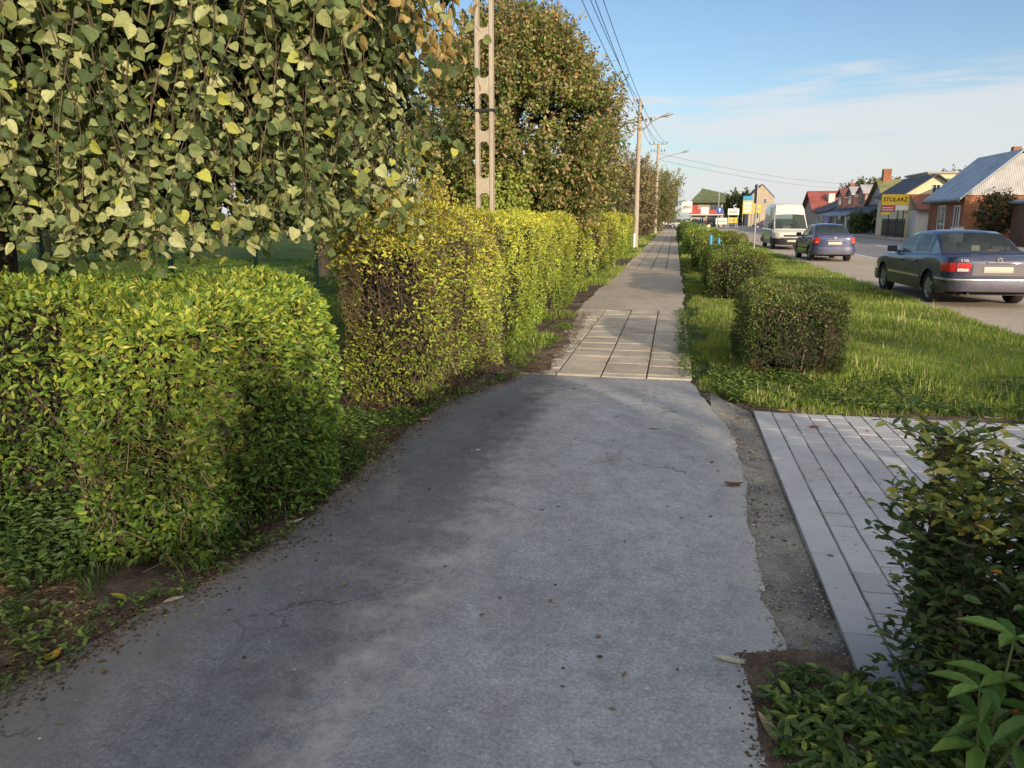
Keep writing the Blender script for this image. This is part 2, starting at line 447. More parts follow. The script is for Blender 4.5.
G_YEL = [(.46, .47, .075), (.31, .39, .06), (.20, .30, .05), (.12, .20, .04), (.55, .50, .11)]
G_SUN = [(.66, .60, .10), (.54, .53, .08), (.40, .45, .07), (.24, .32, .055), (.62, .52, .14)]  # brighter yellow-greens for sunlit hedges, sunlight put into the colour
G_MID = [(.14, .22, .045), (.11, .19, .04), (.18, .27, .05), (.24, .31, .06)]
G_DK = [(.07, .125, .035), (.09, .15, .04), (.055, .10, .03), (.12, .17, .045)]

def hedge(label, x0, x1, y0, y1, h, n, size, cols, w=None, rnd=.22, lump=.07, bare=0., group='clipped hedges along the path', sunny=None, name='clipped_hedge',
          twigs=1500, holes=.35, tmpl=LEAF, seed=1, zlow=.05, rot=0., shoots=1., twig_out=.0):
    cx, cy = (x0 + x1) / 2, (y0 + y1) / 2
    t = thing(name, label, 'hedge', (cx, cy, 0), rot, group)
    hx, hy = (x1 - x0) / 2, (y1 - y0) / 2
    def surf(m):
        a = V([2 * hx * 2 * hy, 2 * hy * h, 2 * hy * h, 2 * hx * h, 2 * hx * h]); a = a / a.sum()
        f = R.choice(5, m, p=a); u = R.uniform(-1, 1, (m, 3)); P = np.empty((m, 3))
        P[:, 0] = u[:, 0] * hx; P[:, 1] = u[:, 1] * hy; P[:, 2] = (u[:, 2] * .5 + .5) * h
        P[f == 0, 2] = h; P[f == 1, 0] = hx; P[f == 2, 0] = -hx; P[f == 3, 1] = -hy; P[f == 4, 1] = hy
        # rounding
        r = min(rnd, hx * .8, hy * .8)
        inn = V([np.clip(P[:, 0], -hx + r, hx - r), np.clip(P[:, 1], -hy + r, hy - r), np.clip(P[:, 2], r * .5, h - r)]).T
        nn = unit(P - inn + 1e-6); d = np.linalg.norm(P - inn, axis=1)[:, None]
        nn[:, 2] *= np.where(P[:, 2] < r, .3, 1); nn = unit(nn)
        P2 = inn + unit(P - inn + 1e-6) * np.minimum(d, r)
        L = lump * 1.25 * (sn(P2, 2.6, seed) + .6 * sn(P2, 8., seed + 1))
        # hedges narrow a little toward the bottom
        P2[:, :2] *= (1 - .12 * np.clip(.45 - P2[:, 2] / h, 0, 1))[:, None]
        return P2 + nn * L[:, None], nn
    P, nn = surf(int(n * 1.35))
    dens = sn(P, 5.5, seed + 2) + .5 * sn(P, 14., seed + 3)
    low = np.clip(1 - P[:, 2] / (h * .35), 0, 1)
    keep = R.uniform(size=len(P)) > np.clip(holes * np.clip(-dens, 0, 2) + low * .45 * bare, 0, .95)
    if bare:
        # a die-back patch of bare twigs on the end face
        q = np.clip(1.25 - np.linalg.norm((P - V([hx * .05, -hy, h * .62])) / V([.5, .5, .36]), axis=1), 0, 1) * bare
        keep &= R.uniform(size=len(P)) > q * 1.0
    keep &= P[:, 2] > zlow
    P, nn, dens = P[keep], nn[keep], dens[keep]
    m = len(P)
    depth = np.abs(R.exponential(.045, m)) - .03
    P = P - nn * depth[:, None]
    D = unit(nn * .55 + R.normal(size=(m, 3)) * .6 + V([0, 0, .25]))
    Nn = unit(nn + R.normal(size=(m, 3)) * .55 + V([0, 0, .35]))
    C = pal(m, cols, w)
    C *= (1 + .30 * sn(P, 1.9, seed + 5) + .18 * sn(P, 6., seed + 9))[:, None] * np.clip(1.1 - depth * 4, .45, 1.1)[:, None]  # deeper leaves coloured darker, interior shade put into the colour
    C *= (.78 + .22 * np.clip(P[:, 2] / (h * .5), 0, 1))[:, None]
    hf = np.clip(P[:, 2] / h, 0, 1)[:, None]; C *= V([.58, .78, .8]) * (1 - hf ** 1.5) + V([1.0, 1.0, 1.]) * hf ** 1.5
    S = size * R.uniform(.55, 1.3, m)
    ks = int(80 * hx * hy * 4 * shoots) + 12; e = R.uniform(-1, 1, (ks, 2)) * V([hx * .95, hy * .97]); K = 7
    sp_ = np.stack([e[:, 0], e[:, 1], h - .04 + lump * .6 * sn(np.stack([e[:, 0], e[:, 1], np.full(ks, h)], 1), 3.2, seed)], 1)
    sd_ = unit(np.stack([R.normal(size=ks) * .35, R.normal(size=ks) * .35, np.ones(ks)], 1)); sl = R.uniform(.03, .12, ks) * np.where(R.uniform(size=ks) < .08, 1.9, 1) * (size / .045) ** .5
    u_ = np.linspace(.2, 1, K)[None, :, None]; SP = (sp_[:, None, :] + sd_[:, None, :] * sl[:, None, None] * u_).reshape(-1, 3); mm = len(SP)
    aa = R.uniform(0, 6.28, mm)
    P = np.concatenate([P, SP]); D = np.concatenate([D, np.stack([np.cos(aa), np.sin(aa), R.uniform(.2, 1., mm)], 1)])
    Nn = np.concatenate([Nn, unit(np.stack([-np.cos(aa), -np.sin(aa), np.ones(mm)], 1))]); S = np.concatenate([S, size * R.uniform(.5, .95, mm)])
    C = np.concatenate([C, pal(mm, cols, w) * 1.1])
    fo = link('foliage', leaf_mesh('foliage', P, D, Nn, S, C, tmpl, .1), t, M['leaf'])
    # twigs
    Q, qn = surf(twigs)
    B = Q - qn * R.uniform(.0 - twig_out, .11 - twig_out, (twigs, 1)) + R.normal(size=(twigs, 3)) * .03; dd = unit(qn * .5 + V([0, 0, .7]) + R.normal(size=(twigs, 3)) * .65); A = B - dd * R.uniform(.05, .17, (twigs, 1))
    link('twigs', sticks_mesh('twigs', A, B, .0034, .0014), t, M['twig'])
    # stems
    ns = max(4, int((y1 - y0) * (x1 - x0) * 9)); ns = min(ns, 60)
    mb = MB()
    for i in range(ns):
        x, y = R.uniform(-hx * .8, hx * .8), R.uniform(-hy * .92, hy * .92)
        mb.tube([(x, y, -.02), (x + R.normal() * .04, y + R.normal() * .04, h * .35), (x + R.normal() * .1, y + R.normal() * .1, h * .75)], [.016, .012, .006], 5)
    mb.build('stems', M['twig'], t)
    # solid lumpy core, near-black colour painting the shade inside the hedge
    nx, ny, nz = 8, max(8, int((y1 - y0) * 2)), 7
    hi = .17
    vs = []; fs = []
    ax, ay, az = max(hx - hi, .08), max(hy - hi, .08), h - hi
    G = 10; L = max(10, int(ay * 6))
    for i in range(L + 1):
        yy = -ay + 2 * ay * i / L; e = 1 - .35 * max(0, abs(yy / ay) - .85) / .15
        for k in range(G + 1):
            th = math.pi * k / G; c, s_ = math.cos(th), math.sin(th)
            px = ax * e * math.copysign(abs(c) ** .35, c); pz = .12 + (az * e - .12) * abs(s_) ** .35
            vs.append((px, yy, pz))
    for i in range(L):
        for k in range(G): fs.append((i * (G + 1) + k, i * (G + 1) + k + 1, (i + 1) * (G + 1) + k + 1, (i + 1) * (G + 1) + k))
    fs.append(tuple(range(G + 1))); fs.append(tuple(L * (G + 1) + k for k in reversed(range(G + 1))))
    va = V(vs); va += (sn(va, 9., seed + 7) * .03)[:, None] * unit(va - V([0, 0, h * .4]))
    MB().add(va, fs).build('shade_core', M['core'], t)
    return t

def grass_patch(name, label, poly_fn, n, hgt, wid, cols, mat='grass', bend=.5, tilt=.5):
    P = poly_fn(n); m = len(P)
    a = R.uniform(0, 2 * math.pi, m)
    D = np.stack([np.cos(a) * tilt * R.uniform(.2, 1.3, m), np.sin(a) * tilt * R.uniform(.2, 1.3, m), np.ones(m)], 1)
    Nn = np.stack([np.cos(a + R.normal(size=m) * .3), np.sin(a), np.full(m, .15)], 1)
    S = hgt * R.uniform(.4, 1.3, m) * (1 + .3 * sn(P, 1.7, 21) + .3 * sn(P, 5., 22)) * np.where(R.uniform(size=m) < .012, 1.9, 1)
    C = pal(m, cols) * (1 + .25 * sn(P, 1.3, 23))[:, None]
    tv, tf = BLADE; tv = tv.copy(); tv[:, 1] *= wid / .1 / hgt
    o = link(name, leaf_mesh(name, P, D, Nn, np.abs(S), np.clip(C, .01, 1), (tv, tf), 0.), None, M[mat])
    return tag(o, label, 'grass', None, 'stuff')

def crown_shoots(n_shoots, per, c, rx, ry, rz, size, cols, seed=3, up=.6, length=.7, tmpl=LEAF4, droop=0., w=None, zmin=None, hollow=.3, tipcols=None, taper=.0):
    """leafy shoots that start inside the crown and poke out of it"""
    d = unit(R.normal(size=(n_shoots, 3)))
    rr = R.uniform(hollow, 1, n_shoots) ** .6
    lump = 1 + .16 * sn(d, 3., seed) + .1 * sn(d, 7., seed + 1)
    P0 = V(c) + d * V([rx, ry, rz]) * (rr * lump)[:, None] * .88
    P0[:, :2] = V(c)[:2] + (P0[:, :2] - V(c)[:2]) * (1 - taper * np.clip((P0[:, 2] - c[2]) / rz, 0, 1))[:, None]
    if zmin is not None:
        k = P0[:, 2] > zmin; P0, d, rr = P0[k], d[k], rr[k]
    clump = sn(P0, 1.6, seed + 4) + .5 * sn(P0, 4., seed + 5)
    k = clump > -.75
    P0, d, rr = P0[k], d[k], rr[k]; m = len(P0)
    dirs = unit(d + V([0, 0, up]) + R.normal(size=(m, 3)) * .45)
    ln = length * R.uniform(.5, 1.4, m)
    tt = R.uniform(0, 1, (m, per))
    P = P0[:, None, :] + dirs[:, None, :] * (tt * ln[:, None])[:, :, None]
    P[:, :, 2] -= droop * (tt * ln[:, None]) ** 2
    P = P + R.normal(size=P.shape) * length * .07
    D = unit(np.repeat(dirs[:, None, :], per, 1) * .35 + R.normal(size=P.shape) * .7 + V([0, 0, -.35]))
    Nn = unit(R.normal(size=P.shape) * .7 + np.repeat(d[:, None, :], per, 1) * .6 + V([0, 0, .4]))
    nL = m * per
    C = pal(nL, cols, w).reshape(m, per, 3) * (1 + .3 * sn(P0, 1.2, seed + 8))[:, None, None]
    if tipcols is not None:
        tm = (R.uniform(size=(m, per)) < (rr[:, None] ** 2 * tt * .8))
        T = pal(nL, tipcols).reshape(m, per, 3)
        C = np.where(tm[:, :, None], T, C)
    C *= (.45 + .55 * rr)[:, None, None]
    S = size * R.uniform(.6, 1.3, nL)
    me = leaf_mesh('crown', P.reshape(-1, 3), D.reshape(-1, 3), Nn.reshape(-1, 3), S, np.clip(C.reshape(-1, 3), .008, 1), tmpl, .1)
    return me, P0, dirs, ln

def tree(name, label, loc, h_trunk, r_trunk, c, rx, ry, rz, n, per, size, cols, group=None, limbs=9, leaf='leaf', **kw):
    t = thing(name, label, 'tree', loc, 0, group)
    me, P0, dirs, ln = crown_shoots(n, per, c, rx, ry, rz, size, cols, **kw)
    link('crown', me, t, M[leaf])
    mb = MB()
    top = V([c[0], c[1], c[2] + rz * .3])
    pts = [V([0, 0, -.05]), V([.03, .02, h_trunk * .5]), V([c[0] * .5, c[1] * .5, h_trunk]), V([c[0], c[1], (h_trunk + top[2]) / 2]), top]
    mb.tube(pts, [r_trunk * 1.25, r_trunk, r_trunk * .85, r_trunk * .55, r_trunk * .2], 9)
    idx = R.choice(len(P0), min(limbs, len(P0)), replace=False)
    for i in idx:
        s = pts[2] + (top - pts[2]) * R.uniform(0, .8)
        e = P0[i]; mid = s * .5 + e * .5 + V([0, 0, -.08 * rz])
        mb.tube([s, mid, e], [r_trunk * .4, r_trunk * .25, r_trunk * .08], 6, False)
    mb.build('trunk', M['bark'], t)
    # thin shoots carrying the leaves
    link('shoots', sticks_mesh('shoots', P0, P0 + dirs * ln[:, None], r_trunk * .07, r_trunk * .02), t, M['twig'])
    return t

# ------------------------------------------------------------------ SETTING: ground, path, road
def sheet(name, pts, z, mat, kind='structure', cat=None):
    me = bpy.data.meshes.new(name); me.from_pydata([(x, y, z) for x, y in pts], [], [tuple(range(len(pts)))]); me.update()
    if me.polygons[0].normal.z < 0: me.flip_normals()
    o = link(name, me, None, M[mat]); o['kind'] = kind
    return o
sheet('ground', [(-900, -300), (900, -300), (900, 1500), (-900, 1500)], 0, 'ground')

def edge(pts, step=.12, amp=.04, seed=0):
    """polyline roughened sideways"""
    out = []
    r = np.random.default_rng(seed); ph = r.uniform(0, 6, 6)
    for (a, b) in zip(pts[:-1], pts[1:]):
        a, b = V(a, dtype=float), V(b, dtype=float); L = np.linalg.norm(b - a); n = max(1, int(L / step))
        nrm = V([-(b - a)[1], (b - a)[0]]) / max(L, 1e-6)
        for i in range(n):
            p = a + (b - a) * i / n; s = p[0] * 2.1 + p[1]
            k = amp * (math.sin(s * 2.3 + ph[0]) + .6 * math.sin(s * 5.7 + ph[1]) + .5 * math.sin(s * 13 + ph[2]) + .35 * math.sin(s * 31 + ph[3])) / 1.6 + r.normal() * amp * .12
            out.append(tuple(p + nrm * k))
    out.append(tuple(pts[-1]))
    return out

# soil beneath the left hedges and around the near kerbside
sheet('soil_strip', edge([(-1.5, -4), (-1.6, 8.2), (-1.62, 20), (-1.7, 45)], .3, .05, 3) + edge([(-3.3, 45), (-3.4, 8), (-3.3, 5.2), (-6, 4.8), (-6.5, 2), (-6, -4)], .3, .1, 4), .004, 'soil')
sheet('verge', edge([(.2, 7.4), (.35, 7.15), (.8, 6.93), (5., 6.95)], .1, .03, 5) + edge([(4.9, 6.95), (4.9, 95)], 1., .03, 6) + edge([(.2, 95), (.2, 7.4)], .8, .03, 7), .004, 'verge')
sheet('soil_margin', edge([(.2, 8.2), (.4, 7.3), (.85, 6.95), (5.2, 6.95)], .08, .025, 5) + edge([(5.2, 7.25), (2.6, 7.3), (1.1, 7.2), (.55, 7.75), (.4, 8.4), (.2, 8.2)], .08, .06, 8), .008, 'soil')
sheet('soil_corner', edge([(.35, 2.85), (.62, 2.95), (1.0, 2.72), (6, 2.65)], .06, .03, 9) + [(6, -3), (.3, -3)] + edge([(.34, 2.0), (.36, 2.5), (.35, 2.85)], .06, .02, 10), .016, 'soil')
# grit strip between asphalt and pavers
sheet('grit_strip', edge([(.3, 2.3), (.42, 8.0)], .1, .01, 1) + edge([(.5, 7.4), (.74, 6.9)], .1, .02, 2) + [(.745, 2.3)], .010, 'grit')
sheet('soil_drift', edge([(-1.75, 8.1), (-1.28, 8.5), (-1.40, 9.4), (-1.36, 10.2), (-1.55, 11.5), (-1.52, 12.6), (-1.75, 14.2)], .06, .05, 41) + [(-1.9, 14.2), (-1.9, 8.1)], .0262, 'soil')
# asphalt path, broken edges
left = edge([(-2.9, -2.), (-2.35, 1.9), (-2.25, 2.45), (-2.12, 3.0), (-1.98, 3.6), (-2.0, 4.6), (-2.08, 5.6), (-2.02, 6.7), (-1.75, 7.6), (-1.62, 8.2)], .07, .03, 12)
right = edge([(.24, 8.2), (.33, 7.5), (.50, 6.4), (.52, 5.2), (.50, 4.3), (.47, 3.4), (.50, 2.8), (.42, 2.4), (.33, 2.0), (.36, -2)], .05, .022, 13)
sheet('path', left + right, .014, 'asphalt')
sheet('path', edge([(-1.72, 14.5), (-1.75, 26.5)], .2, .03, 14) + edge([(.2, 26.5), (.28, 20), (.22, 14.5)], .2, .04, 15), .012, 'asphalt2')
sheet('path_bed', [(-1.62, 8.2), (.24, 8.2), (.22, 14.5), (-1.72, 14.5)], .006, 'soil')
sheet('path_bed', [(-1.72, 26.5), (.2, 26.5), (.2, 170), (-1.72, 170)], .006, 'soil')

def block_field(name, x0, x1, y0, y1, w, l, gap, z, col, matn, stagger=0.5, cvar=.12, tilt=.002, h=.04, lvar=0.0, chamfer=.003, gapy=None):
    gapy = gap if gapy is None else gapy
    vs = []; fs = []; cs = []; nx = int(round((x1 - x0) / w)); k = 0
    r = np.random.default_rng(int(x0 * 10 + y0 * 7 + 500))
    for i in range(nx):
        y = y0 - (l * stagger if i % 2 else 0) - (r.uniform(0, l) if lvar else 0)
        while y < y1:
            ll = l * (1 + lvar * r.uniform(-.35, .5)) if lvar else l
            a, b = max(y, y0) + gapy / 2, min(y + ll, y1) - gapy / 2; y += ll
            if b - a < .03: continue
            xa, xb = x0 + i * w + gap / 2, x0 + (i + 1) * w - gap / 2
            dz = r.normal() * tilt; t1, t2 = r.normal(size=2) * tilt
            c = V(col) * (1 + r.normal() * cvar); ch = chamfer
            P = [(xa, a, z - h), (xb, a, z - h), (xb, b, z - h), (xa, b, z - h), (xa, a, z - ch), (xb, a, z - ch), (xb, b, z - ch), (xa, b, z - ch),
                 (xa + ch, a + ch, z), (xb - ch, a + ch, z), (xb - ch, b - ch, z), (xa + ch, b - ch, z)]
            P = [(p[0], p[1], p[2] + (dz + t1 * (1 if p[0] > (xa + xb) / 2 else -1) + t2 * (1 if p[1] > (a + b) / 2 else -1) if j > 3 else 0)) for j, p in enumerate(P)]
            vs += P; cs += [c] * 12
            fs += [tuple(q + k for q in f) for f in ((8, 9, 10, 11), (4, 5, 9, 8), (5, 6, 10, 9), (6, 7, 11, 10), (7, 4, 8, 11), (0, 1, 5, 4), (1, 2, 6, 5), (2, 3, 7, 6), (3, 0, 4, 7))]
            k += 12
    o = link(name, np_mesh(name, vs, fs, V(cs)), None, M[matn]); o['kind'] = 'structure'
    return o
block_field('path_slabs', -1.70, .26, 8.22, 14.5, .49, .52, .018, .020, (.42, .375, .31), 'slab', .4, .09, .003, lvar=.45, chamfer=.005, gapy=.030)
block_field('path_slabs', -1.70, .26, 26.5, 120, .49, .75, .03, .018, (.43, .375, .30), 'slab', .5, .05, .0015, lvar=.4)
block_field('paved_driveway', .905, 5.0, 2.3, 6.9, .147, .2, .009, .030, (.43, .435, .45), 'paver', .5, .06, .0012, chamfer=.0035, gapy=.012)
block_field('paved_driveway_border', .745, .90, 2.3, 6.9, .155, .8, .008, .034, (.44, .445, .46), 'paver', .5, .04, .0006)
sheet('paved_driveway_bed', [(.74, 2.3), (5.0, 2.3), (5.0, 6.92), (.74, 6.92)], .0225, 'grit')

# road
sheet('road', [(8.6, -60), (16.5, -60), (16.5, 400), (8.6, 400)], .008, 'road')
sheet('road_shoulder', [(4.9, -60), (8.6, -60), (8.6, 400), (4.9, 400)], .006, 'parking')
sheet('road_marking', [(8.42, 20), (8.57, 20), (8.57, 300), (8.42, 300)], .014, 'white')
for k in range(14):
    sheet('road_marking', [(12.4, 22 + k * 9), (12.54, 22 + k * 9), (12.54, 26 + k * 9), (12.4, 26 + k * 9)], .012, 'white')
mb = MB(); mb.box(16.5, 16.65, -60, 300, -.1, .13); mb.build('kerb', M['concrete'], bevel=.015)['kind'] = 'structure'
sheet('pavement', [(16.65, -60), (19.0, -60), (19.0, 300), (16.65, 300)], .11, 'farpave')
# side road junction far away
sheet('junction_road', [(-60, 128), (90, 128), (90, 142), (-60, 142)], .016, 'road')
sheet('square', [(3.5, 142.1), (40, 142.1), (40, 178), (3.5, 178)], .006, 'farpave')

# ------------------------------------------------------------------ hedges
HG = 'hedges left of the path'
YW = [.18, .26, .26, .22, .08]
hedge('low yellow-green hedge end nearest the viewer, beside the asphalt', -2.85, -2.12, 3.05, 4.45, 1.28, 32000, .042, G_YEL, [.15, .27, .30, .26, .02], .16, .05, bare=.35, group=HG, twigs=5500, holes=.55, seed=1)
hedge('darker set-back length of low hedge at the left, under the weeping tree', -5.9, -2.75, 3.42, 4.6, 1.25, 30000, .046, G_YEL, [.12, .22, .30, .34, .02], .2, .07, bare=.9, group=HG, twigs=4000, holes=.8, seed=15)
hedge('tall rounded hedge block with a bare twiggy brown end', -2.98, -2.02, 6.35, 9.2, 1.70, 36000, .040, G_SUN + [(.30, .22, .05)], [.18, .24, .22, .16, .06, .14], .42, .07, bare=1.0, group=HG, twigs=12000, holes=.7, twig_out=.05, seed=2)
hedge('bright green hedge block beside the concrete slabs', -3.1, -2.05, 9.25, 16.0, 1.68, 42000, .041, G_SUN, [.2, .3, .3, .18, .02], .2, .06, group=HG, twigs=2500, holes=.55, seed=3)
hedge('lower green hedge block past the slabs', -3.2, -2.15, 16.3, 21.0, 1.5, 15000, .052, G_SUN + G_MID[:1], None, .25, .08, group=HG, twigs=1500, holes=.7, seed=4, tmpl=LEAF4)
hedge('lower hedge block with a brownish olive top', -3.3, -2.05, 21.3, 28.0, 1.46, 14000, .06, G_SUN + [(.24, .2, .05), (.2, .17, .05)], None, .25, .08, group=HG, twigs=1500, holes=.7, seed=5, tmpl=LEAF4)
hedge('last taller square hedge block before the street lamp', -3.4, -2.15, 28.5, 42.5, 1.78, 20000, .075, G_SUN, YW, .2, .06, group=HG, twigs=1500, holes=.7, seed=6, tmpl=LEAF4)

IG = 'hedges on the grass verge'
BR = G_MID + [(.20, .17, .05), (.16, .12, .045)]
hedge('dark shaded box hedge at the near end of the grass verge', .86, 1.84, 8.6, 10.25, .84, 21000, .034, G_DK + [(.17, .15, .05), (.26, .26, .07)], None, .10, .04, bare=.5, group=IG, twigs=3000, holes=.7, seed=7)
hedge('brownish green verge hedge second along the verge', .80, 1.95, 16.6, 21.5, .92, 17000, .042, BR, None, .15, .05, group=IG, twigs=3000, holes=.7, seed=8, tmpl=LEAF4)
hedge('straggly yellow-green verge hedge third along the verge', .75, 2.2, 24.5, 31.0, 1.1, 14000, .055, BR + G_YEL[:2], None, .3, .12, group=IG, twigs=1500, holes=.7, seed=9, tmpl=LEAF4)
hedge('verge hedge fourth along, beyond the blue posts', .65, 1.9, 36, 47, 1.05, 9000, .08, G_YEL + G_MID, None, .3, .12, group=IG, twigs=600, holes=.7, seed=10, tmpl=LEAF4)
hedge('farthest dark verge hedge near the junction', .5, 1.7, 55, 74, 1.1, 6000, .12, G_MID, None, .3, .12, group=IG, twigs=300, holes=.7, seed=12, tmpl=LEAF4)

# tall hedge added out of view behind the viewer to throw foreground shade
hedge('tall dark hedge added behind the viewer to shade the foreground', 2.5, 3.8, -7.5, .8, 2.3, 9000, .09, G_MID, None, .3, .1, group='shade hedges added behind the viewer', twigs=300, holes=.5, seed=14, tmpl=LEAF4)

# ------------------------------------------------------------------ weeping tree
def weeping():
    t = thing('weeping_tree', 'weeping tree with large round leaves hanging in curtains over the near hedge', 'tree', (-5.85, 5.75, 0))
    Rr = 2.95
    ctr = V([.98, .45, 0])           # crown centre, local
    Pl, Dl, Nl, Sl, Cl, A, B, rA = [], [], [], [], [], [], [], []
    ns = 860
    for i in range(ns):
        a = R.uniform(-math.pi, math.pi)
        outer = R.uniform() < .60
        if outer: a = R.uniform(-2.35, .45) if R.uniform() < .85 else a
        a = a + .085 * math.sin(a * 27) if outer else a
        q = R.uniform(.84, 1.08) if outer else R.uniform(.2, .86)
        lob = 1 + .07 * math.sin(3 * a + 1) + .05 * math.sin(7 * a + .5)
        r = Rr * q * lob
        base = ctr + V([math.cos(a) * r * 1.0, math.sin(a) * r * .82, 0])
        zt = 4.0 - .8 * (q ** 2) + R.uniform(-.15, .45)
        bot = 1.22 + .16 * abs(math.sin(2.7 * a)) + .18 * abs(math.sin(9.1 * a + 1)) + abs(R.normal()) * .22 + (.25 if not outer else 0)
        wp = base + V([-5.85, 5.75, 0]); ang = math.degrees(math.atan2(wp[0], wp[1]))
        dist = math.hypot(wp[0], wp[1])
        if ang > -17.9 and i >= 14: continue
        if ang > -25: bot = max(bot, 1.7 + dist * math.tan(rad(-4.5 + (ang + 24) / 6.5 * 19 + R.normal() * 1.5)))
        stray = i < 14
        if stray:
            base = V([-1.80 + R.uniform(0, .20), 5.3 + R.uniform(-.3, .3), 0]) - V([-5.85, 5.75, 0]); zt = 3.6; bot = R.uniform(2.45, 3.0); outer = True; a = .1
        L = zt - bot
        if L < .3: continue
        sw = R.normal(size=2) * .26
        n = int(L / .042)
        prev = None
        for k in range(n + 1):
            s = k / n
            p = base + V([sw[0] * s + .10 * math.sin(s * 5 + i), sw[1] * s + .10 * math.cos(s * 4 + i * 2), zt - L * s])
            if not outer: pass
            if prev is not None and k % 3 == 0: A.append(prev); B.append(p); rA.append(.006 - .004 * s)
            if k % 3 == 0: prev = p
            side = 1 if k % 2 else -1
            az = R.uniform(0, 2 * math.pi)
            out = V([math.cos(az), math.sin(az), 0])
            rad_out = V([math.cos(a), math.sin(a), 0])
            d = unit(out * R.uniform(.5, 1.3) + V([0, 0, -R.uniform(-.15, 1.1)]))
            Pl.append(p + out * R.uniform(.01, .065)); Dl.append(d)
            Nl.append(unit(rad_out * .8 + R.normal(size=3) * .75 + V([0, 0, .35])))
            Sl.append(R.uniform(.036, .088)*(1.2 if zt - L * s > 2.7 else 1))
            u = R.uniform()
            c = V([(.19, .235, .09), (.11, .155, .06), (.28, .315, .13), (.065, .10, .035), (.39, .41, .19)][R.integers(5)])
            if u < .04: c = V([.36, .38, .08])
            if a > -.1 and outer and u < (.6 if stray else .15): c = V([.42, .31, .12])
            Cl.append(c * R.uniform(.8, 1.2) * (1 if outer else .22))  # inner strands darkened in the leaf colour, painted as deep shade
    P = V(Pl); 
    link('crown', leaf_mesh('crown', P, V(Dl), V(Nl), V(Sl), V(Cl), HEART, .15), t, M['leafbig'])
    link('hanging_shoots', sticks_mesh('hanging_shoots', V(A), V(B), V(rA), V(rA) * .8), t, M['twig'])
    # upper limbs arching out
    mb = MB()
    mb.tube([(0, 0, -.05), (-.05, .03, .6), (.06, 0, 1.4), (.02, .05, 2.3), (.2, .1, 3.3)], [.23, .18, .16, .15, .1], 12)
    for i in range(16):
        a = 2 * math.pi * i / 16 + R.normal() * .15; r = Rr * R.uniform(.75, .98)
        e = ctr + V([math.cos(a) * r, math.sin(a) * r * .82, 2.95 + R.uniform(0, .3)])
        s = V([.08, .04, R.uniform(2.2, 3.1)]); m = (s + e) / 2 + V([0, 0, .75])
        mb.tube([s, s * .6 + m * .4 + V([0, 0, .25]), m, m * .4 + e * .6 + V([0, 0, .25]), e], [.06, .05, .038, .025, .01], 6)
    mb.build('trunk', M['bark'], t, 60)
    # dense foliage under the dome, shade painted into its dark leaf colours
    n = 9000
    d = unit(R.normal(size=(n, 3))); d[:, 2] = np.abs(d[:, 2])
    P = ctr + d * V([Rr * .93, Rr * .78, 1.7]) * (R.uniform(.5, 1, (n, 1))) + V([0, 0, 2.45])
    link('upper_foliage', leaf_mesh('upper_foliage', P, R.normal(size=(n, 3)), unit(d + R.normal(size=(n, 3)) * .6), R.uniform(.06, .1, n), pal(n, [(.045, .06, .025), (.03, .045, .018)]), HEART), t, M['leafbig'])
weeping()

# ------------------------------------------------------------------ other trees
BRN = [(.15, .21, .05), (.10, .155, .04), (.21, .25, .06)]
TIP = [(.44, .31, .15), (.50, .38, .19), (.37, .23, .10), (.42, .39, .17)]
tree('broad_tree', 'large bushy tree with browning leaf tips behind the lattice pole', (-3.75, 18.6, 0), 1.6, .16, (-.05, 0, 3.55), 2.62, 2.7, 2.75, 5200, 30, .085, BRN, limbs=26,
     seed=30, up=.75, length=.62, zmin=1.5, tipcols=TIP, hollow=.5, taper=.35)
tree('broad_tree', 'broad dark green tree half hidden behind the weeping tree', (-10.2, 21.5, 0), 1.6, .16, (0, 0, 3.8), 2.9, 2.9, 2.9, 1500, 24, .09, BRN, limbs=14,
     seed=36, up=.5, length=.75, zmin=1.4, tipcols=TIP, hollow=.35)
tree('golden_shrub', 'bushy yellow-green shrub rising just behind the tall hedge', (-4.35, 11.3, 0), .6, .04, (0, 0, 1.75), 1.15, 1.1, 1.0, 900, 24, .05, [(.52, .49, .10), (.42, .43, .09), (.56, .46, .14)], limbs=10,
     seed=40, up=.7, length=.35, hollow=.3)
tree('lilac_bush', 'light green leafy bush farther back, beyond the large brown-tipped tree', (-3.9, 26.5, 0), .5, .05, (0, 0, 2.0), 1.7, 1.6, 1.5, 800, 22, .085, [(.32, .38, .09), (.24, .31, .08), (.40, .42, .12)], limbs=10,
     seed=42, up=.6, length=.5, hollow=.3)
tree('lilac_bush', 'light green leafy bush rising behind the bright hedge block near the lattice pole', (-3.75, 16.6, 0), .5, .05, (0, 0, 1.75), .75, 1.1, 1.0, 620, 22, .07, [(.40, .44, .10), (.30, .36, .08), (.24, .31, .07)], limbs=8,
     seed=43, up=.6, length=.4, hollow=.3)
tree('lilac_bush', 'light green leafy bush behind the lower hedge blocks, under the large tree', (-3.95, 21.3, 0), .5, .05, (0, 0, 1.9), .9, 2.0, 1.2, 800, 22, .085, [(.36, .42, .10), (.26, .33, .08), (.22, .29, .07)], limbs=8,
     seed=45, up=.6, length=.45, hollow=.3)
tree('dark_shrub', 'dull green shrub left of the first wooden lamp pole', (-4.4, 37.0, 0), .7, .08, (0, 0, 2.4), 2.1, 2.1, 2.0, 800, 20, .12, [(.11, .13, .05), (.16, .15, .06), (.08, .11, .04)], limbs=10,
     seed=44, up=.6, length=.6, hollow=.3)
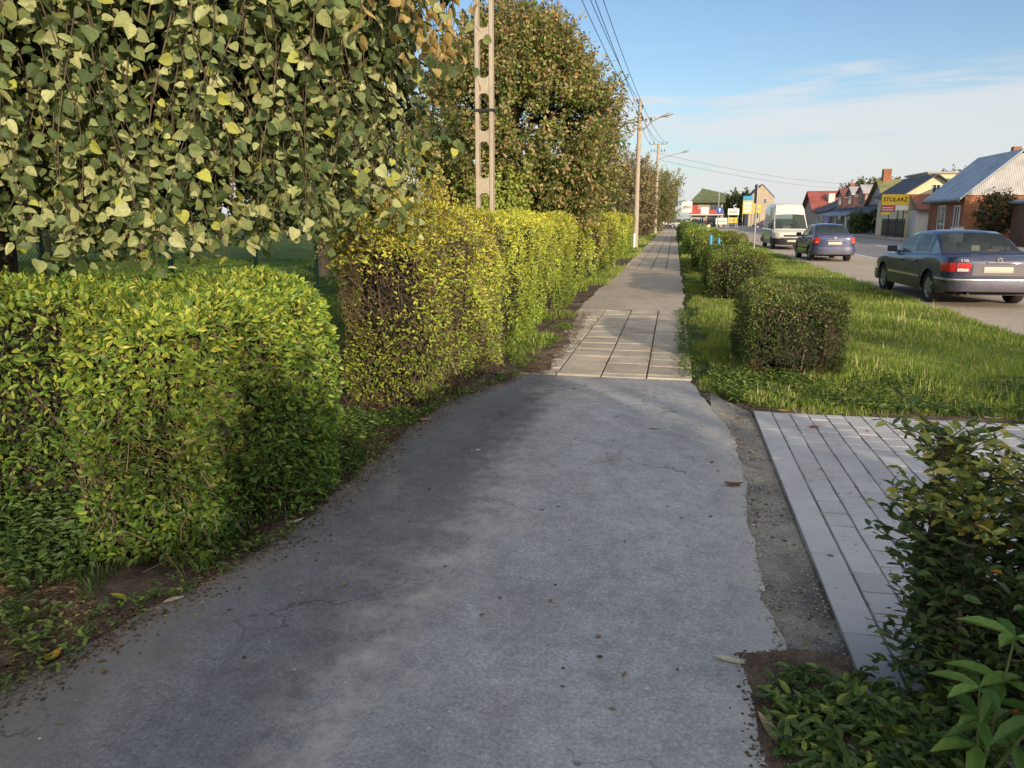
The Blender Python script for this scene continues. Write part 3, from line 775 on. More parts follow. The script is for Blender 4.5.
tree('brown_shrub', 'brownish bare-looking tree between the two lamp poles', (-3.9, 60, 0), 1.2, .12, (0, 0, 3.4), 2.9, 3.6, 3.3, 1100, 20, .16, [(.27, .21, .12), (.33, .24, .15), (.19, .2, .08)], limbs=14,
     seed=46, up=.8, length=.9, hollow=.3)
tree('willow_tree', 'olive green tree beyond the second lamp pole', (-3.2, 88, 0), 1.6, .2, (0, 0, 3.6), 3.9, 4.6, 3.5, 1400, 20, .2, [(.19, .23, .07), (.27, .27, .09), (.33, .28, .12)], limbs=14,
     seed=48, up=.6, length=1.2, hollow=.3)
tree('ivy_shrub', 'upright reddish brown creeper clump beside the second pole', (-2.75, 70, 0), .6, .1, (0, 0, 2.6), .9, 2.6, 2.6, 700, 18, .13, [(.20, .13, .09), (.15, .11, .06), (.12, .13, .05)], limbs=8,
     seed=50, up=.4, length=.6, hollow=.4)
BGC = [(.09, .13, .045), (.13, .16, .05), (.18, .18, .06)]
k = 0
for (x, y, rr_, zz, lab) in [(-14, 150, 5.5, 5, 'dark green tree left of the green-roofed shop'), (14.5, 190, 4.5, 4, 'green bushy tree between the shop and the fuel price sign'),
                            (44, 205, 6.5, 6, 'small rounded tree above the white van roof'), (53, 215, 6, 6.5, 'yellowish tree beyond the red roof, leftmost of its row'),
                            (62, 222, 7, 7, 'yellowish tree beyond the red roof, second of its row'), (71, 228, 6.5, 7.5, 'taller yellowish tree beyond the dormer houses')]:
    tree('distant_tree', lab, (x, y, 0), 2, .25, (0, 0, zz), rr_, rr_, zz * .85, 420, 16, .55, BGC if k < 3 else [(.2, .2, .06), (.15, .17, .05)], 'trees far behind the street', limbs=5, seed=60 + k, up=.4, length=1.6, hollow=.3); k += 1
# unseen trees: those behind the viewer added for shade, one speckles the brick gable
tree('shade_tree', 'broad tree added behind the viewer across the road for shade', (18.2, -11.5, 0), 1.8, .3, (0, 0, 3.6), 4.7, 4.7, 3.0, 1500, 12, .30, G_MID, 'shade trees added behind the viewer', limbs=12, seed=70, up=.2, length=1.1, hollow=.2)
tree('shade_tree', 'leafy tree added behind the viewer beside the driveway for shade', (8.6, -7.5, 0), 1.0, .2, (0, 0, 2.2), 2.6, 2.6, 1.7, 900, 12, .22, G_MID, 'shade trees added behind the viewer', limbs=10, seed=72, up=.1, length=.7, hollow=.2)
tree('shade_tree', 'open crowned garden tree out of view before the brick house', (31, 35, 0), 2.6, .25, (0, 0, 6.2), 3.8, 3.8, 3.6, 520, 12, .3, G_MID, 'garden trees near the brick house', limbs=10, seed=74, up=.4, length=1.1, hollow=.2)

tree('shade_conifer', 'slim upright conifer added behind the viewer, standing in for the viewer shadow', (1.78, -2.1, 0), .5, .05, (0, 0, 1.4), .42, .42, 1.25, 700, 22, .07, G_DK, 'shade trees added behind the viewer', limbs=5, seed=76, up=.8, length=.25, hollow=.2)  # added out of view, replaces the viewer's own shadow on the near hedge
# lawn garden backdrop far left: trees beyond the fence
k = 0
for (x, y, rr_, zz) in [(-17, 15, 2.4, 2.6), (-22, 24, 3.2, 3.4), (-20.5, 27, 3.0, 2.9)]:
    tree('garden_tree', ['round garden tree beyond the green mesh fence, nearest one', 'big garden tree far across the lawn', 'garden tree across the lawn near the white outbuilding'][k], (x, y, 0), 1.4, .15, (0, 0, zz), rr_, rr_, zz * .75, 520, 16, .16, G_MID + BGC, 'garden trees beyond the mesh fence', limbs=8, seed=80 + k, up=.4, length=.8, hollow=.3); k += 1

# ------------------------------------------------------------------ grass and ground cover
GC = [(.25, .37, .055), (.20, .32, .05), (.32, .42, .07), (.15, .24, .045), (.42, .42, .16), (.40, .36, .2)]
GD = [(.065, .12, .035), (.085, .15, .04), (.05, .095, .03), (.12, .175, .055)]
def verge_pts(ya, yb, xa=.3, xb=4.95):
    def f(n):
        P = np.stack([R.uniform(xa, xb, n), R.uniform(ya, yb, n), np.zeros(n)], 1)
        # wavy left edge creeping onto the path, thin at the front margin
        ed = xa + .10 + .13 * np.sin(P[:, 1] * 2.3) + .1 * np.sin(P[:, 1] * 5.1 + 1) + .06 * np.sin(P[:, 1] * 11)
        keep = P[:, 0] > ed
        fr = np.clip((P[:, 1] - 6.95 - .12 * np.sin(P[:, 0] * 3) - np.clip(.9 - P[:, 0], 0, 1) * .9) / .45, 0, 1)
        keep &= R.uniform(size=n) < fr
        # keep it thin under the box hedge
        inh = (P[:, 0] > .95) & (P[:, 0] < 1.9) & (P[:, 1] > 8.9) & (P[:, 1] < 10.3)
        return P[keep & ~inh]
    return f
grass_patch('grass', 'lush bright green grass on the near verge', verge_pts(6.9, 11.5), 110000, .060, .006, GC, tilt=.95)
grass_patch('grass', 'lush bright green grass on the middle verge', verge_pts(11.5, 20), 85000, .072, .009, GC, tilt=.9)
grass_patch('grass', 'green grass on the far verge', verge_pts(20, 46), 60000, .085, .02, GC, tilt=.8)
grass_patch('grass', 'green grass at the far end of the verge', verge_pts(46, 95), 26000, .12, .05, GC, tilt=.6)

def strip_pts(xa, xb, ya, yb, fr=3.0, thr=-.2, seed=31):
    def f(n):
        P = np.stack([R.uniform(xa, xb, n), R.uniform(ya, yb, n), np.zeros(n)], 1)
        return P[(sn(P, fr, seed) + .5 * sn(P, fr * 3, seed + 1) > thr)]
    return f
grass_patch('grass', 'grass along the foot of the left hedges', strip_pts(-2.3, -1.62, 9.3, 45, 1.5, -.1), 26000, .09, .014, GC, tilt=.7)
grass_patch('grass', 'grass strip beyond the last hedge block', strip_pts(-3.2, -1.7, 42, 100, 1., -.8), 16000, .12, .05, GC, tilt=.6)
grass_patch('grass', 'short shaded grass left of the near hedge', lambda n: (lambda P: P[P[:, 0] < -2.42 - .25 * (P[:, 1] - 2.4) ])(strip_pts(-5.5, -2.3, 1.9, 3.15, 3., .3)(n)), 12000, .05, .005, GD, tilt=.9)
grass_patch('grass', 'tufts of grass in the gap between the two near hedges', strip_pts(-3.4, -2.1, 4.6, 6.4, 3., .35), 6000, .10, .007, GD, tilt=.8)
grass_patch('grass', 'lawn behind the near hedge and the mesh fence', strip_pts(-24, -4.2, 5.2, 30, .5, -2), 60000, .07, .03, [(.12, .2, .03), (.1, .17, .03), (.16, .22, .04)], tilt=.7)
grass_patch('grass', 'tall grass blades at the driveway corner', strip_pts(.42, 2.6, 1.6, 2.75, 4., .1), 1500, .10, .006, GD, tilt=.9)

def cover(name, label, P, size, cols, cat='ground cover'):
    """low rosettes of small round leaves (clover, plantain)"""
    m = len(P); per = 5
    Q = np.repeat(P, per, 0); n = len(Q)
    a = R.uniform(0, 6.28, n); el = R.uniform(.05, .7, n)
    D = np.stack([np.cos(a), np.sin(a), el], 1)
    Q = Q + V([0, 0, .005]) + np.stack([R.normal(size=n) * .015, R.normal(size=n) * .015, R.uniform(0, .045, n)], 1)
    Nn = unit(np.stack([-np.cos(a) * .4, -np.sin(a) * .4, np.ones(n)], 1) + R.normal(size=(n, 3)) * .3)
    tag(link(name, leaf_mesh(name, Q, D, Nn, size * R.uniform(.3, 1.45, n), pal(n, cols), LEAF), None, M['leaf']), label, cat, None, 'stuff')
def in_strip(n, xa, xb, ya, yb, thr, fr=4., seed=35, cond=None):
    P = np.stack([R.uniform(xa, xb, n), R.uniform(ya, yb, n), np.full(n, .012)], 1)
    k = sn(P, fr, seed) + .4 * sn(P, fr * 3, seed + 2) > thr
    if cond is not None: k &= cond(P)
    return P[k]
cover('ground_cover', 'low clover patches on the soil under the near hedge', in_strip(1900, -4.2, -2.05, 1.9, 3.6, .35, cond=lambda P: P[:, 0] < -2.25 - .0 * P[:, 1]), .035, GD + G_MID)
cover('ground_cover', 'small weeds on the soil between the two near hedges', in_strip(1700, -2.9, -2.05, 4.2, 6.6, .3), .035, GD + G_MID)
cover('ground_cover', 'weeds beneath the hedge beside the slabs', in_strip(2600, -2.3, -1.5, 7.0, 13.0, .1, cond=lambda P: P[:, 0] < -1.62 - .25 * np.clip(8.6 - P[:, 1], -.6, 1)), .035, G_MID)
cover('ground_cover', 'broad-leaved weeds at the near margin of the grass verge', in_strip(5200, .45, 5., 7.1, 8.9, .25, cond=lambda P: P[:, 1] > 7.15 + .8 * np.clip(.9 - P[:, 0], 0, 1)), .055, GD + G_MID)
cover('ground_cover', 'dense low weeds at the driveway corner by the shrub', in_strip(2300, .38, 3.2, 1.7, 2.9, -.45, cond=lambda P: (P[:, 1] < 2.88 - .14 * np.clip(.6 - P[:, 0], 0, 1) * 3) & (P[:, 0] > .36 + .04 * np.sin(P[:, 1] * 9))), .05, GD + G_MID)
# dry litter: tiny twig bits and crumbled leaves on the soil
def litter(label, P, size):
    n = len(P); a = R.uniform(0, 6.28, n)
    D = np.stack([np.cos(a), np.sin(a), R.normal(size=n) * .15], 1)
    tag(link('leaf_litter', leaf_mesh('leaf_litter', P, D, unit(V([0, 0, 1]) + R.normal(size=(n, 3)) * .35), size * R.uniform(.4, 1.4, n), pal(n, [(.14, .09, .05), (.2, .14, .07), (.09, .06, .04), (.3, .24, .12)]), LEAF4), None, M['leaf']), label, 'litter', None, 'stuff')
def tall_weeds(name, label, n, xa, xb, ya, yb, hmax, size, cols):
    P = in_strip(n, xa, xb, ya, yb, -.5, 3., 61); m = len(P); K = 9
    hh = hmax * R.uniform(.3, 1, m) * (.7 + .3 * sn(P, 3., 63))
    u = np.linspace(.15, 1, K)[None, :, None]; dd = unit(np.stack([R.normal(size=m) * .25, R.normal(size=m) * .25, np.ones(m)], 1))
    Q = (P[:, None, :] + dd[:, None, :] * hh[:, None, None] * u).reshape(-1, 3); k = len(Q); aa = R.uniform(0, 6.28, k)
    D = np.stack([np.cos(aa), np.sin(aa), R.uniform(-.2, .5, k)], 1)
    tag(link(name, leaf_mesh(name, Q, D, unit(np.stack([-np.cos(aa) * .3, -np.sin(aa) * .3, np.ones(k)], 1) + R.normal(size=(k, 3)) * .3), size * R.uniform(.5, 1.3, k), pal(k, cols), LEAF, .3), None, M['leaf']), label, 'weeds', None, 'stuff')
tall_weeds('weeds', 'tangled knee-high weeds in the shade left of the near hedge', 900, -5.4, -2.72, 2.75, 3.6, .34, .055, GD)
tall_weeds('weeds', 'ankle-high weeds at the driveway corner around the shrub', 520, .5, 2.2, 1.9, 2.78, .16, .05, GD + G_MID[:1])
tall_weeds('weeds', 'leafy weeds straggling over the near margin of the verge', 900, .6, 5.0, 7.15, 8.6, .13, .05, GD + G_MID)
tall_weeds('weeds', 'weeds growing between the two near hedges', 220, -2.9, -2.2, 4.7, 6.3, .2, .045, GD + G_MID)
litter('crumbled dry leaves on the soil by the near hedges', np.concatenate([in_strip(4200, -3.4, -2.1, 2.1, 3.7, -.8, seed=50), in_strip(2600, -2.7, -1.95, 4.0, 7.4, -.6, seed=51)]), .03)
litter('crumbled dry leaves along the grit strip', np.concatenate([in_strip(260, .45, .75, 2.9, 7., 0, seed=52), in_strip(500, .5, 5., 6.93, 7.3, -.5, seed=53)]), .03)
# loose grit stones
def stones(label, P, s):
    n = len(P); o = V([[1, 0, 0], [-1, 0, 0], [0, 1, 0], [0, -1, 0], [0, 0, .7], [0, 0, -.7]])
    f = V([[0, 2, 4], [2, 1, 4], [1, 3, 4], [3, 0, 4]])
    v = P[:, None, :] + (s * R.uniform(.3, 1.3, n))[:, None, None] * (o[None] * R.uniform(.6, 1.3, (n, 6, 1)))
    tag(link('gravel', np_mesh('gravel', v.reshape(-1, 3), (f[None] + (np.arange(n) * 6)[:, None, None]).reshape(-1, 3)), None, M['concrete']), label, 'gravel', None, 'stuff')
def edge_band(n, wid, pts=None):
    L = V([(-2.9, -1.), (-2.35, 1.9), (-2.25, 2.45), (-2.12, 3.0), (-1.98, 3.6), (-2.0, 4.6), (-2.08, 5.6), (-2.02, 6.7), (-1.75, 7.6), (-1.62, 8.2)]) if pts is None else V(pts)
    k = R.integers(0, len(L) - 1, n); u = R.uniform(0, 1, (n, 1)); p = L[k] * (1 - u) + L[k + 1] * u
    return np.stack([p[:, 0] + R.normal(size=n) * wid + wid * .3, p[:, 1], np.full(n, .015)], 1)
def crumbs(label, P, s, mat):
    n = len(P); o = V([[1, 0, 0], [-1, 0, 0], [0, 1, 0], [0, -1, 0], [0, 0, .6]]); f = V([[0, 2, 4], [2, 1, 4], [1, 3, 4], [3, 0, 4]])
    v = P[:, None, :] + (s * R.uniform(.2, 1.5, n) ** 1.5)[:, None, None] * (o[None] * R.uniform(.5, 1.4, (n, 5, 1)))
    tag(link('soil_crumbs', np_mesh('soil_crumbs', v.reshape(-1, 3), (f[None] + (np.arange(n) * 5)[:, None, None]).reshape(-1, 3)), None, M[mat]), label, 'soil', None, 'stuff')
crumbs('crumbs of dark soil spilled over the left edge of the asphalt', edge_band(8000, .07), .0055, 'soil')
crumbs('crumbs of soil along the right edge of the asphalt', edge_band(1400, .03, [(.36, 7.6), (.50, 6.4), (.52, 5.2), (.50, 4.3), (.47, 3.4), (.50, 2.8), (.42, 2.4), (.33, 2.0)]), .0045, 'grit')
crumbs('crumbs of soil and grit on the left margin of the slabs', edge_band(2500, .07, [(-1.5, 8.2), (-1.4, 10), (-1.55, 14)]) + V([0, 0, .012]), .010, 'soil')
litter('dry leaf crumbs blown along the left edge of the asphalt', edge_band(500, .12) + V([0, 0, .004]), .022)
cover('ground_cover', 'small green weeds creeping over the left edge of the asphalt', edge_band(420, .06)[:] - V([.06, 0, 0]), .03, GD + G_MID)
crumbs('crumbs of soil around the weedy corner by the driveway', edge_band(2200, .035, [(.36, 2.0), (.37, 2.55), (.37, 2.88), (.62, 2.96), (1.0, 2.76)]), .006, 'soil')
crumbs('sand and crumbs of soil on the driveway pavers', in_strip(1500, .76, 3.5, 2.7, 6.9, -.2, seed=71) + V([0, 0, .020]), .0045, 'grit')
def joint_pts(n):
    xs = -1.70 + .49 * R.integers(1, 4, n); P = np.stack([xs + R.normal(size=n) * .012, R.uniform(8.3, 14.4, n), np.full(n, .016)], 1)
    return P[sn(P, 2.4, 77) > .1]
cover('ground_cover', 'moss and tiny weeds in the joints of the path slabs', joint_pts(420), .016, GD)
cover('ground_cover', 'weeds spreading over the right margin of the slabs', np.stack([.2 + .06 * R.normal(size=500), R.uniform(8.2, 14.5, 500), np.full(500, .02)], 1), .035, GD + G_MID)
litter('scattered dry leaf bits on the asphalt and pavers', np.concatenate([in_strip(60, -1.9, .4, 2.2, 8., -3, seed=72), in_strip(40, .8, 3.4, 3., 6.8, -3, seed=73) + V([0, 0, .02])]) + V([0, 0, .005]), .03)
stones('fine loose gravel on the grit strip', in_strip(2600, .46, .745, 2.6, 7.0, -.9, seed=55), .0055)

# ------------------------------------------------------------------ foreground shrub and sapling, right
def shrub():
    t = thing('privet_shrub', 'dark leafy shrub with yellow tips beside the paved driveway', 'shrub', (.99, 2.78, 0))
    mb = MB(); stems = []
    for (dx, dy, hh, bx) in [(0, 0, .97, -.05), (.1, .03, .85, .12), (.16, -.1, .88, .28), (.3, .05, .9, .38), (.05, -.12, .75, .05), (.45, -.05, .92, .55), (.3, -.2, .8, .42), (.6, 0, .85, .8)]:
        p = [V([dx, dy, -.01]), V([dx + (bx - dx) * .25 - .02, dy, hh * .3]), V([dx + (bx - dx) * .6 - .03, dy + .02, hh * .62]), V([bx, dy + .01, hh])]
        mb.tube(p, [.011, .010, .008, .004], 7); stems.append(p)
    A, B = [], []; P, D, Nn, C, S = [], [], [], [], []
    for si in range(1200):
        p = stems[R.integers(len(stems))]; s = R.uniform(.12, 1.0)
        seg = min(int(s * 3), 2); q = p[seg] + (p[seg + 1] - p[seg]) * (s * 3 - seg)
        a = R.uniform(0, 6.28); d = unit(V([math.cos(a), math.sin(a), R.uniform(.1, .9)])); L = R.uniform(.04, .24)
        e = q + d * L; A.append(q); B.append(e)
        n = int(L / .022) + 3
        for j in range(n):
            u = (j + 1) / n; az = R.uniform(0, 6.28); o_ = V([math.cos(az), math.sin(az), R.uniform(-.3, .6)])
            P.append(q + (e - q) * u); D.append(unit(d * .5 + o_)); Nn.append(unit(V([0, 0, 1.]) + R.normal(size=3) * .6))
            S.append(R.uniform(.028, .064))
            z = P[-1][2]; y = R.uniform()
            c = V([(.08, .135, .05), (.10, .165, .06), (.06, .10, .04), (.14, .20, .07)][R.integers(4)])
            if z > .66 and y < .6: c = V([(.38, .42, .10), (.48, .42, .10), (.32, .38, .10)][R.integers(3)])  # most leaves near the top coloured yellow
            elif y < .014: c = V([.42, .2, .04])
            C.append(c)
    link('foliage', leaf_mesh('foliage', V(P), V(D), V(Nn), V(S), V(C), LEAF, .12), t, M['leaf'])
    link('twigs', sticks_mesh('twigs', V(A), V(B), .003, .0015), t, M['twig'])
    mb.build('stems', M['twig'], t, 60)
shrub()
BIG = (V([[0, 0, 0], [.12, .07, .01], [.35, .17, .035], [.65, .15, .03], [.85, .07, -.01], [1, 0, -.06], [.85, -.07, -.01], [.65, -.15, .03], [.35, -.17, .035], [.12, -.07, .01]]), V([[0, 1, 2, 3, 4, 5], [0, 5, 6, 7, 8, 9]]))
def sapling():
    t = thing('walnut_sapling', 'young sapling with large bright green leaves at the lower right corner', 'sapling', (.97, 2.27, 0))
    mb = MB(); P, D, Nn, S, C = [], [], [], [], []
    for (bx, by, hh) in [(-.04, -.02, .36), (.06, .04, .50), (.16, -.06, .42)]:
        mb.tube([(0, 0, -.01), (bx * .5, by * .5, hh * .5), (bx, by, hh)], [.006, .005, .003], 6)
        for lev in (1.0, .72, .45):
            for j in range(5 if lev == 1 else 4):
                az = 6.28 * j / 5 + R.uniform(0, .8) + lev
                P.append(V([bx, by, hh]) * lev); D.append(V([math.cos(az), math.sin(az), R.uniform(-.2, .45)])); Nn.append(V([-.3 * math.cos(az), -.3 * math.sin(az), 1.]))
                S.append(R.uniform(.10, .165)); C.append(V([(.13, .24, .05), (.16, .28, .06), (.10, .2, .045)][R.integers(3)]))
    link('leaves', leaf_mesh('leaves', V(P), V(D), V(Nn), V(S), V(C), BIG, .25), t, M['leaf'])
    mb.build('stem', M['stemgreen'], t)
sapling()

# ------------------------------------------------------------------ fallen leaves
def fallen(label, x, y, L, w, c, rz, curl=.2, z=.017):
    n = 9; v = []; f = []
    for i in range(n):
        u = i / (n - 1); ww = w * math.sin(math.pi * min(.999, max(.001, u)) ** .85) * .5 + .0008
        zc = curl * L * (abs(u - .5) * 2) ** 2 * .45
        bend = .10 * L * math.sin(u * math.pi)
        v += [((u - .5) * L, bend - ww, zc + .35 * ww + .002), ((u - .5) * L, bend, zc + .001), ((u - .5) * L, bend + ww, zc + .5 * ww + .003)]
    for i in range(n - 1):
        for k_ in (0, 1): f.append((i * 3 + k_, (i + 1) * 3 + k_, (i + 1) * 3 + k_ + 1, i * 3 + k_ + 1))
    o = link('fallen_leaf', np_mesh('fallen_leaf', v, f, np.tile(V(c), (len(v), 1)), True), None, M['leaf'], (x, y, z)); o.rotation_euler = (0, 0, rz)
    tag(o, label, 'fallen leaf', 'fallen leaves')
fallen('bright yellow curled leaf at the soil edge, lower left', -2.30, 2.30, .105, .04, (.55, .30, .02), 1.75, .5)
fallen('pale cream leaf on the soil below the near hedge', -2.13, 2.80, .09, .03, (.55, .5, .38), .9, .2)
fallen('yellow-green leaf lying on the clover below the near hedge', -2.39, 2.77, .11, .03, (.36, .36, .05), -.3, .2)
fallen('long pale leaf on the asphalt near the right edge', .28, 2.80, .12, .03, (.60, .56, .44), -.25, .25)
fallen('long pale tan leaf at the asphalt corner by the weeds', .375, 2.39, .17, .036, (.46, .38, .26), -1.3, .3)
fallen('curled brown leaf on the edge of the grit strip', .44, 4.88, .13, .05, (.18, .085, .04), .15, .5)
fallen('small whitish leaf on the grit strip', .475, 3.45, .07, .025, (.6, .62, .6), 1.4, .2)
fallen('small pale leaf on the asphalt near the slabs', -.09, 6.17, .12, .035, (.5, .46, .4), -.1, .3)
fallen('orange leaf at the front margin of the grass', 1.02, 6.98, .12, .05, (.5, .3, .08), .1, .3)
fallen('small brown leaf on the paved driveway', 1.18, 6.4, .09, .045, (.22, .11, .08), .2, .3, .034)
fallen('tiny white leaf in the middle of the asphalt', -1.35, 5.3, .05, .02, (.62, .6, .52), 1.1, .2)
fallen('pale dry leaf on the bare soil of the verge', 2.75, 7.1, .17, .035, (.5, .42, .3), .1, .2, .012)
fallen('pale leaf standing at the foot of the near hedge', -2.02, 3.75, .09, .03, (.55, .52, .44), .9, .5)
fallen('beige leaf on soil below the tall hedge', -2.0, 6.05, .12, .035, (.45, .36, .22), .35, .3)
o = MB()
o.tube([(0, 0, .004), (.03, .015, .012), (.07, .02, .022), (.10, .045, .012), (.125, .06, .004)], [.003, .003, .0028, .002, .0015], 6)
o = o.build('fallen_twig', M['twig'], None, 60, loc=(-2.0, 3.52, .014)); tag(o, 'thin dark twig curled on the asphalt near the hedge foot', 'twig')

# ------------------------------------------------------------------ utility poles and wires
def lattice_pole():
    t = thing('lattice_pole', 'tall concrete ladder pole with oval slots behind the tall hedge', 'utility pole', (-3.42, 14.1, 0))
    mb = MB(); H = 10.; W = .325; D = .16
    hole = 1.02; rung = .22; s = .068
    mb.box(-W / 2, -W / 2 + s, -D / 2, D / 2, -.05, H); mb.box(W / 2 - s, W / 2, -D / 2, D / 2, -.05, H)
    mb.build('pole', M['concrete'], t, bevel=.012)
    mb = MB(); z = .55; a = W / 2 - s - .002; big = [(0, .21)]
    # rungs with rounded inner corners, pairs of openings with a thick rung every other
    i = 0
    while z < H:
        r = .055
        hh = .09 if i % 2 else .13
        poly = []
        for (cx, sx) in ((-a, 1), (a, -1)):
            pass
        zb, zt = z - hh, z + hh
        left = [(-a, zt + r), (-a + r * .3, zt + r * .4), (-a + r, zt)]
        top = left + [(a - r, zt), (a - r * .3, zt + r * .4), (a, zt + r)]
        bot = [(a, zb - r), (a - r * .3, zb - r * .4), (a - r, zb), (-a + r, zb), (-a + r * .3, zb - r * .4), (-a, zb - r)]
        MB().prism(top + bot, -D / 2 + .012, D / 2 - .012).build('rung', M['concrete'], t)
        z += .86; i += 1
    mb = MB()
    mb.box(-.5, .5, -.06, .06, 9.55, 9.65)
    mb.build('crossarm', M['galv'], t)
    for x in (-.42, -.16, .16, .42):
        m2 = MB(); m2.lathe([(.0, 9.65), (.02, 9.65), (.03, 9.70), (.022, 9.73), (.034, 9.77), (.0, 9.80)], 10, 'z', (x, 0, 0)); m2.build('insulator', M['black'], t, 40)
    # steel strap part-way
    m3 = MB(); m3.box(-W / 2 - .012, W / 2 + .012, -D / 2 - .01, D / 2 + .01, 3.55, 3.60); m3.build('strap', M['darkmetal'], t)
lp = lattice_pole()

def lamp_pole(label, x, y, H, r, crossbar, lampz, lampL, lamp_ang=0.25):
    t = thing('street_lamp', label, 'street lamp', (x, y, 0))
    mb = MB(); mb.tube([(0, 0, -.05), (0, 0, H * .5), (.02, 0, H)], [r * 1.25, r, r * .75], 10)
    mb.build('pole', M['concrete'], t, 60)
    if not crossbar:
        for i in range(4):
            m = MB(); s = 1 if i % 2 else -1
            m.tube([(0, 0, H - .25 - i * .32), (s * .16, 0, H - .22 - i * .32), (s * .16, 0, H - .14 - i * .32)], .018, 6)
            m.lathe([(0, -.0), (.04, 0), (.055, .05), (.035, .08), (.045, .13), (0, .15)], 8, 'z', (s * .16, 0, H - .14 - i * .32)); m.build('insulator', M['black'], t)
    else:
        for (zz, w) in ((H - .05, .9), (H - .75, .7)):
            m = MB(); m.box(-w, w, -.06, .06, zz - .05, zz + .05); m.build('crossarm', M['galv'], t)
            for s in (-1, -.5, .5, 1):
                m = MB(); m.lathe([(0, 0), (.04, 0), (.05, .06), (.035, .09), (.045, .14), (0, .17)], 8, 'z', (s * w * .93, 0, zz + .05)); m.build('insulator', M['black'], t)
    a = MB(); a.tube([(.02, 0, lampz - .1), (.4, -.02, lampz + .12), (lampL * .7, -.05, lampz + .45), (lampL, -.08, lampz + .60)], [.035, .035, .03, .03], 8); a.build('arm', M['galv'], t, 60)
    # lamp head: flattened teardrop
    h = MB(); pr = [(-.05, .03), (.05, .07), (.25, .12), (.5, .14), (.68, .11), (.78, .04), (.80, .0)]
    n = 12; v = []; f = []
    for (u, w) in pr:
        for k_ in range(n):
            th = 2 * math.pi * k_ / n; yy = math.cos(th) * w; zz = math.sin(th) * w * (.75 if math.sin(th) > 0 else .35)
            v.append((lampL + u * math.cos(lamp_ang) - zz * math.sin(lamp_ang), -.08 + yy, lampz + .60 + u * math.sin(lamp_ang) + zz * math.cos(lamp_ang)))
    for i in range(len(pr) - 1):
        for k_ in range(n): f.append((i * n + k_, i * n + (k_ + 1) % n, (i + 1) * n + (k_ + 1) % n, (i + 1) * n + k_))
    f.append(tuple(range(n)))
    h.add(v, f).build('lamp_head', M['galv'], t, 60)
    g = MB(); g.lathe([(0, -.07), (.10, -.04), (.11, 0), (0, .01)], 12, 'z', (lampL + .42, -.08, lampz + .60 + .05)); g.build('diffuser', M['lamp_clear'], t, 60)
    return t
lamp_pole('first slim concrete lamp pole, behind the last hedge block', -2.25, 47, 8.35, .13, False, 6.7, 1.15)
lamp_pole('second lamp pole with two crossbars, standing at the path edge', -1.95, 81, 8.9, .15, True, 7.4, 2.3)
b = MB(); b.box(-.12, .12, -.02, .12, 0, .001)

def wire(a, b, sag, label, r=.009):
    a, b = V(a), V(b); pts = []
    for i in range(17):
        s = i / 16; p = a + (b - a) * s; p[2] -= sag * 4 * s * (1 - s); pts.append(p)
    o = MB().tube(pts, r, 5).build('power_line', M['darkmetal']); tag(o, label, 'power line', 'overhead wires along the street')
    return o
wl = ['outermost overhead wire on the street side of the poles', 'second overhead wire from the street side', 'third overhead wire from the street side', 'overhead wire nearest the gardens']
for i, dx in enumerate((.42, .16, -.16, -.42)):
    sgn = 1 if dx > 0 else -1
    zz = 8.35 - .0 - (.14 * 0) - (.32 * [1, 3, 0, 2][i])
    wire((-3.42 + dx, 14.1, 9.8), (-2.25 + sgn * .16, 47, zz - .02), .35, wl[i] + ', lattice pole to first lamp pole', .013)
    wire((-2.25 + sgn * .16, 47, zz - .02), (-1.95 + dx * 1.9, 81, 9.0), .35, wl[i] + ', between the two lamp poles', .014)
    wire((-3.42 + dx, 14.1, 9.8), (-4.3 + dx, -18, 9.8), .3, wl[i] + ', running back over viewer', .010)
for i in range(2):
    wire((-1.95, 81, 8.0 - i * .6), (40, 150, 7.5 - i * .7), 1.2, ['upper', 'lower'][i] + ' thin wire crossing the street far away', .012)

# ------------------------------------------------------------------ posts and signs on the verge
t = thing('road_sign', 'grey road sign seen edge-on from behind on a tall post before the white van', 'road sign', (2.98, 31, 0))
MB().tube([(0, 0, -.05), (0, 0, 2.95)], .032, 10).build('post', M['galv'], t, 60)
MB().box(-.075, -.035, -.3, .3, 2.25, 2.92).build('sign_board', M['darkmetal'], t, bevel=.006)
t = thing('road_sign', 'thin grey post with a round blue sign near the junction', 'road sign', (3.6, 70, 0))
MB().tube([(0, 0, -.05), (0, 0, 3.9)], .045, 8).build('post', M['galv'], t, 60)
MB().lathe([(0, -.05), (.30, -.05), (.30, -.03), (0, -.03)], 20, 'y', (.12, 0, 2.35)).build('sign_board', M['roadblue'], t)
o = MB(); o.prism([(-.05, -.14), (.05, -.14), (.05, .05), (.12, .05), (0, .2), (-.12, .05), (-.05, .05)], -.058, -.054); o.v = [(x + .12, y, z + 2.35) for x, y, z in o.v]; o.build('sign_arrow', M['white'], t)
def short_post(label, x, y, h, m, w=.055, gr=None, name='bollard'):
    t = MB(); t.tube([(0, 0, -.03), (0, 0, h - .04), (0, 0, h)], [w, w, w * .7], 10)
    t = t.build(name, M[m], None, 50, loc=(x, y, 0)); tag(t, label, 'post', gr)
short_post('bright blue post just left, beside the verge hedge', 1.0, 22.6, 1.24, 'blue', .05, 'blue posts by the verge hedge')
short_post('bright blue post standing right under the thin sign pole', 1.26, 23.3, 1.13, 'blue', .045, 'blue posts by the verge hedge')
short_post('short cream concrete post behind the left blue post', 1.55, 38, 1.40, 'cream', .09)
short_post('small white marker post at the end of the left hedges', -2.2, 44.5, .85, 'white', .07)
short_post('thin pale post rising behind the last hedge block', -3.2, 43, 3.0, 'concrete', .06)

